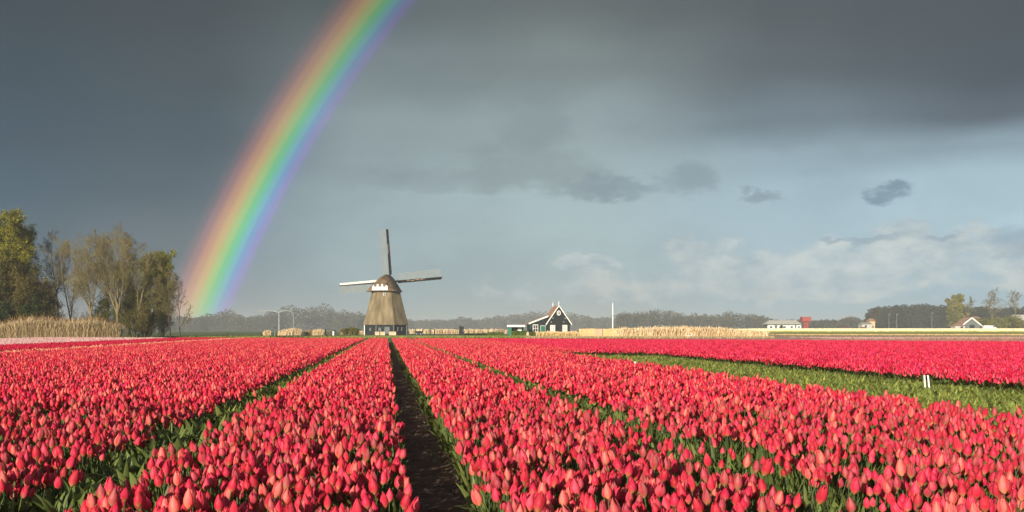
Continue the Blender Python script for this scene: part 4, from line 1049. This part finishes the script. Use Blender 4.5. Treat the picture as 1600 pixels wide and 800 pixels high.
# ------------------------------------------------------------------ board fence along the garden
def board_fence(px0, px1, Y, top, lab, mats, panel_w=1.9, gap=.06, hvar=.1):
    x0, x1 = gx(px0, Y), gx(px1, Y); H = gz(top, Y); root = empty('board_fence', ((x0 + x1) / 2, Y, 0)); tag(root, lab, 'fence')
    n = max(1, round((x1 - x0) / panel_w)); pw = (x1 - x0) / n
    for i in range(n):
        a = -(x1 - x0) / 2 + pw * i; hh = H * random.uniform(1 - hvar, 1)
        m = mats[(i * 7 + 3) % len(mats)]
        b = MB(); nb = 9; w = (pw - .12) / nb
        for j in range(nb): b.box((a + .06 + w * (j + .5), random.uniform(-.015, .015), hh / 2 + .04 + random.uniform(-.03, .03)), (w - .03, .04, hh))
        b.build('board_panel', M[m], root)
        b = MB(); b.box((a, .09, hh / 2 + .06), (.13, .12, hh + .12)); b.build('post', M['post' if i % 3 == 0 else 'board_pink'], root)
        b = MB(); b.box((a + pw / 2, .05, hh * .3), (pw, .05, .09)); b.box((a + pw / 2, .05, hh * .8), (pw, .05, .09)); b.build('rail', M['post'], root)
board_fence(904, 966, 212, 513.6, 'tall pale and yellow board fence below the white flagpole', ['board_yellow', 'board_yellow', 'board_pink'], 1.7, hvar=.05)
board_fence(846, 902, 214, 517.0, 'low board fence in front of the cottage, with gaps', ['board_yellow', 'board_pink', 'board_pink'], 1.25, hvar=.28)
reed_bed('dry_garden_plants', 838, 905, 203, 209, 3500, .85, M['board_yellow'], 'dry yellow plants at the foot of the low board fence', .03)
def low_crop(name, x0, x1, Y0, Y1, n, h, w, m, lab):
    Y = rng.uniform(Y0, Y1, n); X = rng.uniform(x0, x1, n)
    o = blades(name, np.c_[X, Y, np.zeros(n)], h * rng.uniform(.6, 1.1, n), np.full(n, w), m, .1, False); tag(o, lab, 'crop', kind='stuff')
M['mauve_leaf'] = mat('mauve_leaf', (0.34, 0.20, 0.19), (0.44, 0.29, 0.27), 0.1, 0.9)
M['rust_leaf'] = mat('rust_leaf', (0.26, 0.13, 0.08), (0.34, 0.19, 0.12), 0.1, 0.9)
M['straw_leaf'] = mat('straw_leaf', (0.45, 0.32, 0.13), (0.58, 0.43, 0.2), 0.1, 0.9)
low_crop('mauve_crop', 48, 180, 150, 182, 12000, .16, .09, M['mauve_leaf'], 'low mauve crop beyond the right tulips, across the bare field')
low_crop('rust_crop', 60, 180, 150, 160, 5000, .18, .12, M['rust_leaf'], 'thin rust-red crop strip in the brown field on the right')
low_crop('rust_crop', 30, 120, 100, 145, 9000, .10, .07, M['rust_leaf'], 'rust-brown low growth in the field directly beyond the right tulips')
low_crop('rust_crop', 70, 200, 255, 285, 7000, .2, .14, M['straw_leaf'], 'golden straw-coloured stubble at the far side of the bare field')
# flagpole
def flagpole():
    Y = 232; e = empty('flagpole', (gx(957.5, Y), Y, 0)); tag(e, 'tall plain white flagpole without a flag behind the board fence', 'flagpole')
    H = gz(474, Y); b = MB(); b.tube([(0, 0, 0), (0, 0, H * .5), (0, 0, H)], [.17, .15, .11], 10); b.build('pole', M['white'], e, True)
    b = MB(); b.tube([(0, 0, H), (0, 0, H + .12), (0, 0, H + .2)], [.12, .14, .04], 8); b.build('finial', M['steel'], e)
    b = MB(); b.tube([(0, 0, 0), (0, 0, .3)], [.3, .26], 10); b.build('base', M['pale_stone'], e)
flagpole()
# red and white marker post
def marker():
    Y = 210; e = empty('marker_post', (gx(429.5, Y), Y, 0)); tag(e, 'thin white post with a red top between the reed clumps', 'post')
    H = gz(510.5, Y); r = .11
    b = MB(); b.tube([(0, 0, 0), (0, 0, H - .42)], [r, r], 10); b.build('shaft', M['white'], e)
    b = MB(); b.tube([(0, 0, H - .42), (0, 0, H - .05), (0, 0, H)], [r + .01, r + .01, r * .5], 10); b.build('red_top', M['red'], e)
marker()
# pale double-armed mast far off
def mast():
    Y = 520; e = empty('arched_mast', (gx(436, Y), Y, 0)); tag(e, 'pale mast with two long curved arms standing in the haze left of the windmill', 'mast')
    H = gz(488, Y); s = Y / F
    b = MB(); b.tube([(0, 0, 0), (0, 0, H)], [.34, .26], 8); b.build('mast', M['grey_steel'], e)
    b = MB(); pts = [(0, 0, H), (-3 * s, 0, H + .6 * s), (-10 * s, 0, H + 2 * s), (-22 * s, 0, H + 2.4 * s), (-33 * s, 0, H + 1.5 * s)]
    b.tube(pts, [.2, .2, .18, .16, .14], 6); b.build('arm', M['grey_steel'], e)
    b = MB(); pts = [(0, 0, H), (5 * s, 0, H + 2 * s), (12 * s, 0, H + 2.8 * s), (18 * s, 0, H + 2 * s), (22 * s, 0, H - 1.5 * s), (22.8 * s, 0, H - 8 * s), (23 * s, 0, 0)]
    b.tube(pts, [.2, .2, .18, .16, .14, .12, .12], 6); b.build('arm', M['grey_steel'], e)
mast()
# black cabinet
def cabinet():
    Y = 225; e = empty('cabinet', (gx(721, Y), Y, 0)); tag(e, 'tall narrow black cabinet standing alone in the grass right of the windmill', 'cabinet')
    H = gz(509.8, Y); b = MB(); b.prism([(-.5, 0), (.5, 0), (.5, H - .12), (-.5, H + .02)], -.4, .4); b.build('body', M['tar'], e, bevel=.02)
    b = MB(); b.box((0, -.42, H * .5), (.8, .03, H * .82)); d = b.build('door', M['tar'], e)
    b = MB(); b.box((.3, -.45, H * .5), (.05, .04, .2)); b.build('handle', M['steel'], d)
    b = MB(); b.box((0, 0, H + .01), (1.12, .92, .06), Matrix.Rotation(R(8), 3, 'Y')); b.build('lid', M['tar'], e)
cabinet()
# dark farm cart, posts and rails between mill and cabinet
def cart():
    Y = 240; e = empty('farm_cart', (gx(654.5, Y), Y, 0)); tag(e, 'small dark farm cart with two upright handles right of the windmill', 'cart')
    b = MB(); b.prism([(-.75, .45), (.75, .45), (.95, 1.05), (-.95, 1.05)], -.5, .5); b.build('tub', M['tar'], e)
    for x in (-.85, .8):
        b = MB(); b.bar((x, .3, .9), (x + .1, .3, 1.7), .14); b.build('upright', M['tar'], e)
    for x in (-.45, .5):
        b = MB(); n = 14
        rr = [[(x + r * math.cos(2 * math.pi * i / n), y, .4 + r * math.sin(2 * math.pi * i / n)) for i in range(n)] for r, y in ((.4, -.66), (.4, -.56))]
        b.loft(rr); wh = b.build('wheel', M['tar'], e)
        b = MB(); b.tube([(x, -.7, .4), (x, -.5, .4)], [.1, .1], 8); b.build('wheel_hub', M['steel'], wh)
    b = MB(); b.bar((.9, 0, .7), (1.5, 0, .25), .08); b.build('shaft', M['post'], e)
cart()
def rail_fence():
    Y = 236; e = empty('post_and_rail_fence', (gx(672, Y), Y, 0)); tag(e, 'low weathered post and rail fence between the dark cart and the black cabinet', 'fence')
    xs = [0, 1.0] + [1.6 + .62 * i for i in range(7)]
    for i, x in enumerate(xs):
        h = 1.75 if i == 0 else (1.55 if i == 1 else 1.25 + random.uniform(-.08, .08))
        b = MB(); b.box((x, 0, h / 2), (.22 if i < 2 else .15, .16, h)); b.build('post', M['tar' if i < 2 else 'post'], e)
    for z in (.55, 1.0):
        b = MB(); b.box((xs[-1] / 2, .1, z), (xs[-1] + .2, .05, .11)); b.build('rail', M['board_pink'], e)
rail_fence()
def posts_left():
    Y = 232
    for i, (px, h) in enumerate(((508.5, 1.55), (515, 1.3), (523, 1.4), (531.5, 1.35))):
        b = MB(); b.tube([(0, 0, 0), (.02, 0, h * .7), (0, 0, h)], [.16, .15, .12], 8); o = b.build('mooring_post', M['post' if i % 2 else 'tar']); o.location = (gx(px, Y), Y, 0)
        tag(o, ['dark stout post nearest the golden reeds', 'brown post second from the golden reeds', 'dark post third from the golden reeds', 'brown post next to the rounded shrub'][i], 'post', 'stout posts left of the windmill')
    b = MB(); b.box((0, 0, .45), (.5, .3, .9)); b.box((0, 0, .95), (.6, .4, .12)); o = b.build('bollard', M['white'], bevel=.04); o.location = (gx(519, Y), Y + 2, 0); tag(o, 'small white stump between the dark posts left of the windmill', 'stump')
posts_left()
# a bird and other small pale things
def swan(px, py, Y, s, lab):
    e = empty('swan', (gx(px, Y), Y, 0), R(10)); tag(e, lab, 'bird'); e.scale = (s, s, s)
    b = MB(); n = 10; rings = []
    for t, r, zz in ((-.6, .02, .42), (-.45, .13, .38), (-.2, .24, .33), (.1, .28, .30), (.35, .2, .32), (.5, .08, .38)):
        rings.append([(t, r * math.cos(2 * math.pi * i / n), zz + r * .8 * math.sin(2 * math.pi * i / n)) for i in range(n)])
    b.loft(rings); b.tube([(.42, 0, .38), (.55, 0, .55), (.52, 0, .75), (.5, 0, .88), (.58, 0, .97), (.68, 0, .95)], [.08, .055, .045, .045, .06, .04], 8)
    b.build('body', M['white'], e, True)
    b = MB(); b.tube([(.67, 0, .95), (.79, 0, .92)], [.03, .012], 6); b.build('beak', M['board_yellow'], e)
swan(1077, 523.6, 181, .75, 'white swan resting on the ground in front of the cream reeds')
for px, py, Y, w, h, lab in ((407, 520, 205, .55, .75, 'small pale stone left of the first reed clump'), (355, 519.5, 190, .5, .8, 'small pale stump in the grass near the rainbow foot'), (825, 517, 222, .7, .95, 'pale stone pillar beside the bright green hedge')):
    b = MB(); n = 7; b.loft([[(w / 2 * r * math.cos(6.283 * i / n) * (1 + .1 * math.sin(i * 5)), w / 2 * r * math.sin(6.283 * i / n), h * z) for i in range(n)] for r, z in ((1, 0), (1.02, .35), (.85, .75), (.4, 1))])
    o = b.build('pale_stone', M['reed_pale' if px == 355 else 'pale_stone']); o.location = (gx(px, Y), Y, 0); tag(o, lab, 'stone')

# ------------------------------------------------------------------ buildings far right
def far_buildings():
    def place(name, px, Y, lab, cat): e = empty(name, (gx(px, Y), Y, zt(px, Y))); tag(e, lab, cat); return e
    Y = 520; s = Y / F
    g = place('greenhouse', 1226, Y, 'long low greenhouse with a pale roof left of the red tower', 'greenhouse'); w = 26 * s; h = 3.0; 
    b = MB(); b.box((0, 4, h / 2), (2 * w, 8, h)); b.build('wall', M['grey_green'], g)
    b = MB(); b.add([(-w - 1.2, -.6, h - .1), (w + .4, -.6, h - .1), (w - 1.5, 4, h + 2.0), (-w + 1.5, 4, h + 2.0), (-w - 1.2, 8.6, h - .1), (w + .4, 8.6, h - .1)], [(0,1,2,3), (3,2,5,4), (0,3,4), (1,5,2), (0,4,5,1)]); b.build('roof', M['lattice'], g)
    for i, (x, ww) in enumerate(((-.82, 4.5), (-.28, 3.4), (-.02, 5), (.42, 4), (.85, 3))):
        b = MB(); b.box((x * w, -.08, h * .42), (ww * .8, .14, h * .75)); f = b.build('window', M['white'], g)
        b = MB(); b.box((x * w, -.17, h * .5), (ww * .3, .05, h * .3)); b.build('pane', M['glass'], f)
    t = place('water_tower', 1259, 540, 'square red tower standing behind the greenhouse', 'tower'); s = 540 / F
    for x in (-2.6 * s, 2.6 * s, 0):
        b = MB(); b.box((x, 0, 8 * s), (2.0 * s, 1.6, 16 * s)); b.build('leg', M['red'], t)
    b = MB(); b.box((0, 0, 16.5 * s), (14 * s, 4, 7 * s)); b.build('tank', M['red'], t)
    b = MB(); b.box((0, 0, 20.2 * s), (15 * s, 4.6, .5 * s)); b.build('rim', M['tile'], t)
    def house(px, Y, w, hw, ap, D, wall, roof, lab, name='farmhouse', gable=True, yaw=0, trims=True):
        e = place(name, px, Y, lab, 'house'); e.rotation_euler.z = yaw
        if gable:
            b = MB(); b.prism([(-w, 0), (w, 0), (w, hw), (0, ap), (-w, hw)], 0, D); b.build('wall', M[wall], e)
            for q in (-1, 1):
                b = MB(); b.prism([(q * (w + .5), hw - .4), (0, ap), (0, ap + .3), (q * (w + .5), hw - .1)], -.2, D + .3); b.build('roof', M[roof], e)
                if trims: b = MB(); b.prism([(q * (w + .6), hw - .7), (0, ap - .3), (0, ap + .4), (q * (w + .6), hw)], -.5, -.25); b.build('bargeboard', M['white'], e)
        else:
            b = MB(); b.box((0, D / 2, hw / 2), (2 * w, D, hw)); b.build('wall', M[wall], e)
            b = MB(); b.add([(-w - .4, -.4, hw), (w + .4, -.4, hw), (w - .6, D / 2, ap), (-w + .6, D / 2, ap), (-w - .4, D + .4, hw), (w + .4, D + .4, hw)], [(0,1,2,3), (3,2,5,4), (0,3,4), (1,5,2), (0,4,5,1)]); b.build('roof', M[roof], e)
        return e
    e = house(1518, 500, 4.2, 2.6, 6.0, 9, 'grey_green', 'tile', 'dark barn with arched white-edged gable in front of the willow', 'barn')
    b = MB(); b.box((0, -.6, 1.3), (2.4, .1, 2.6)); b.build('door', M['tar'], e)
    e = house(1500, 495, 2.4, 2.1, 3.0, 5, 'lattice', 'tile', 'low white outbuilding left of the white-edged barn', 'outbuilding', False)
    b = MB(); b.box((.8, -.1, 1.2), (1.2, .12, 1.3)); b.build('window', M['glass'], e)
    e = house(1513, 548, 2.8, 4.9, 5.8, 8, 'lattice', 'tile', 'white house with a red-brown roof half hidden behind the barn', 'farmhouse', False)
    e = house(1528, 550, 1.8, 6.0, 7.2, 6, 'bark', 'tile', 'small red-roofed house behind the bushes right of the willow', 'farmhouse', False)
    e = house(1355, 560, 2.8, 3.0, 4.2, 6, 'lattice', 'lattice_dark', 'small white farmhouse at the left foot of the dark forest', 'farmhouse', False)
    b = MB(); b.box((-.8, -.1, 1.8), (1, .12, 1.4)); b.build('window', M['glass'], e)
    e = house(1363, 566, 1.5, 4.6, 6.2, 5, 'board_pink', 'tile', 'narrow pinkish house adjoining the small white farmhouse', 'farmhouse', False)
    e = house(1598, 540, 4.5, 5.0, 8.0, 8, 'bark', 'lattice', 'grey-roofed farmhouse cut by the right edge of the picture', 'farmhouse', False)
    # white van
    Y = 490; e = place('van', 1547, Y, 'long white van parked in front of the bushes at the right', 'van')
    b = MB(); b.prism([(-3.4, .45), (2.9, .45), (2.9, 1.25), (2.2, 1.4), (1.5, 2.25), (-3.4, 2.3)], -.95, .95); b.build('body', M['white'], e, bevel=.08)
    b = MB(); b.prism([(1.0, 1.35), (2.05, 1.4), (1.45, 2.05), (1.0, 2.08)], -.97, .97); b.build('side_window', M['glass'], e)
    for x in (-2.3, 1.9):
        for yy in (-.9, .9):
            b = MB(); n = 14; b.loft([[(x + .36 * math.cos(6.283 * i / n), yy + q, .36 + .36 * math.sin(6.283 * i / n)) for i in range(n)] for q in (-.12, .12)]); b.build('wheel', M['tar'], e)
    for px, lab in ((1349, 'small red car near the white farmhouse'), (1323, 'red car on the far field road left of the white farmhouse')):
        e = place('car', px, 540, lab, 'car')
        b = MB(); b.prism([(-2.1, .35), (2.1, .35), (2.1, .85), (1.2, .95), (.6, 1.45), (-1.2, 1.45), (-1.9, .95), (-2.1, .9)], -.85, .85); b.build('body', M['red'], e, bevel=.06)
        b = MB(); b.prism([(-1.6, .98), (1.05, .98), (.55, 1.38), (-1.15, 1.38)], -.87, .87); b.build('side_window', M['glass'], e)
        for x in (-1.3, 1.3):
            for yy in (-.8, .8):
                b = MB(); n = 12; b.loft([[(x + .32 * math.cos(6.283 * i / n), yy + q, .32 + .32 * math.sin(6.283 * i / n)) for i in range(n)] for q in (-.1, .1)]); b.build('wheel', M['tar'], e)
    # thin pale masts in front of the dark forest
    for px, Y, top in ((1389, 620, 491), (1401, 620, 491), (1456, 620, 489)):
        e = place('light_pole', px, Y, 'thin pale pole in front of the dark forest, %s' % {1389: 'leftmost of three', 1401: 'middle of three', 1456: 'rightmost, beside the willow'}[px], 'pole'); e['group'] = 'thin poles in front of the forest'
        H = gz(top, Y) - zt(px, Y); b = MB(); b.tube([(0, 0, 0), (0, 0, H)], [.09, .06], 6); b.build('pole', M['grey_steel'], e)
        b = MB(); b.box((.5, 0, H), (1.2, .15, .12)); b.build('lamp_arm', M['steel'], e)
far_buildings()

# ------------------------------------------------------------------ rainbow: a ring of light about the point opposite the sun
def rainbow():
    D = 3450.0; ax = Vector((math.sin(R(31.25)) * math.cos(R(15.25)), math.cos(R(31.25)) * math.cos(R(15.25)), -math.sin(R(15.25))))
    u = ax.cross(Vector((0, 0, 1))).normalized(); v = u.cross(ax).normalized()
    eye = Vector((0, 0, CAM_H)); a_in, a_out = 41.2 + 7, 45.4 + 7; na, nr = 260, 12; vs = []; rad = []; hei = []
    for i in range(na + 1):
        th = R(-20) + R(220) * i / na
        for j in range(nr + 1):
            a = R(a_in + (a_out - a_in) * j / nr); p = eye + (ax * math.cos(a) + (u * math.cos(th) + v * math.sin(th)) * math.sin(a)) * (D / math.cos(R(42)))
            vs.append(p); rad.append(j / nr); hei.append(p.z)
    n1 = nr + 1; fs = []
    for i in range(na):
        for j in range(nr):
            q = (i * n1 + j, i * n1 + j + 1, (i + 1) * n1 + j + 1, (i + 1) * n1 + j)
            if min(hei[k] for k in q) > -60: fs.append(q)
    me = bpy.data.meshes.new('rainbow'); me.from_pydata([tuple(p) for p in vs], [], fs)
    at = me.attributes.new('band', 'FLOAT', 'POINT'); at.data.foreach_set('value', rad)
    m = bpy.data.materials.new('rainbow_light'); m.use_nodes = True; T = NT(m.node_tree); T.N.clear()
    a = T.n('ShaderNodeAttribute', attribute_name='band'); geo = T.n('ShaderNodeNewGeometry'); sp = T.n('ShaderNodeSeparateXYZ'); T.L.new(geo.outputs['Position'], sp.inputs[0])
    def c(deg, col): return ((deg + 7 - a_in) / (a_out - a_in), tuple(col) + (1,))
    ramp = T.ramp(a.outputs['Fac'], [c(41.3, (0, 0, 0)), c(41.75, (.004, .0, .02)), c(42.1, (.045, .0, .15)), c(42.42, (.0, .055, .20)), c(42.72, (.0, .17, .16)), c(43.05, (.01, .24, .03)), c(43.4, (.16, .25, .0)),
                                     c(43.8, (.31, .17, .0)), c(44.2, (.27, .085, .004)), c(44.6, (.14, .025, .012)), c(45.0, (.04, .006, .005)), c(45.35, (0, 0, 0))], 'EASE')
    em = T.n('ShaderNodeEmission'); T.L.new(ramp, em.inputs[0]); T.L.new(T.ss(sp.outputs[2], 100, 1500, 1.30, .56), em.inputs[1])
    tr = T.n('ShaderNodeBsdfTransparent'); ad = T.n('ShaderNodeAddShader'); T.L.new(em.outputs[0], ad.inputs[0]); T.L.new(tr.outputs[0], ad.inputs[1])
    o_ = T.n('ShaderNodeOutputMaterial'); T.L.new(ad.outputs[0], o_.inputs[0]); m.cycles.emission_sampling = 'NONE'
    me.materials.append(m); o = link('rainbow', me); tag(o, 'bright rainbow arching down behind the grove to the left of the windmill', 'rainbow')
rainbow()

# ------------------------------------------------------------------ haze
def haze():
    b = MB(); b.box((0, 1520, 17.5), (6100, 3180, 37)); m = bpy.data.materials.new('haze_air'); m.use_nodes = True; T = NT(m.node_tree); T.N.clear()
    pv = T.n('ShaderNodeVolumePrincipled'); pv.inputs['Color'].default_value = (.86, .93, .96, 1); pv.inputs['Density'].default_value = HAZE; pv.inputs['Anisotropy'].default_value = 0.0
    o_ = T.n('ShaderNodeOutputMaterial'); T.L.new(pv.outputs[0], o_.inputs['Volume'])
    o = b.build('haze', m); o['kind'] = 'stuff'
HAZE = 0.00037
haze()
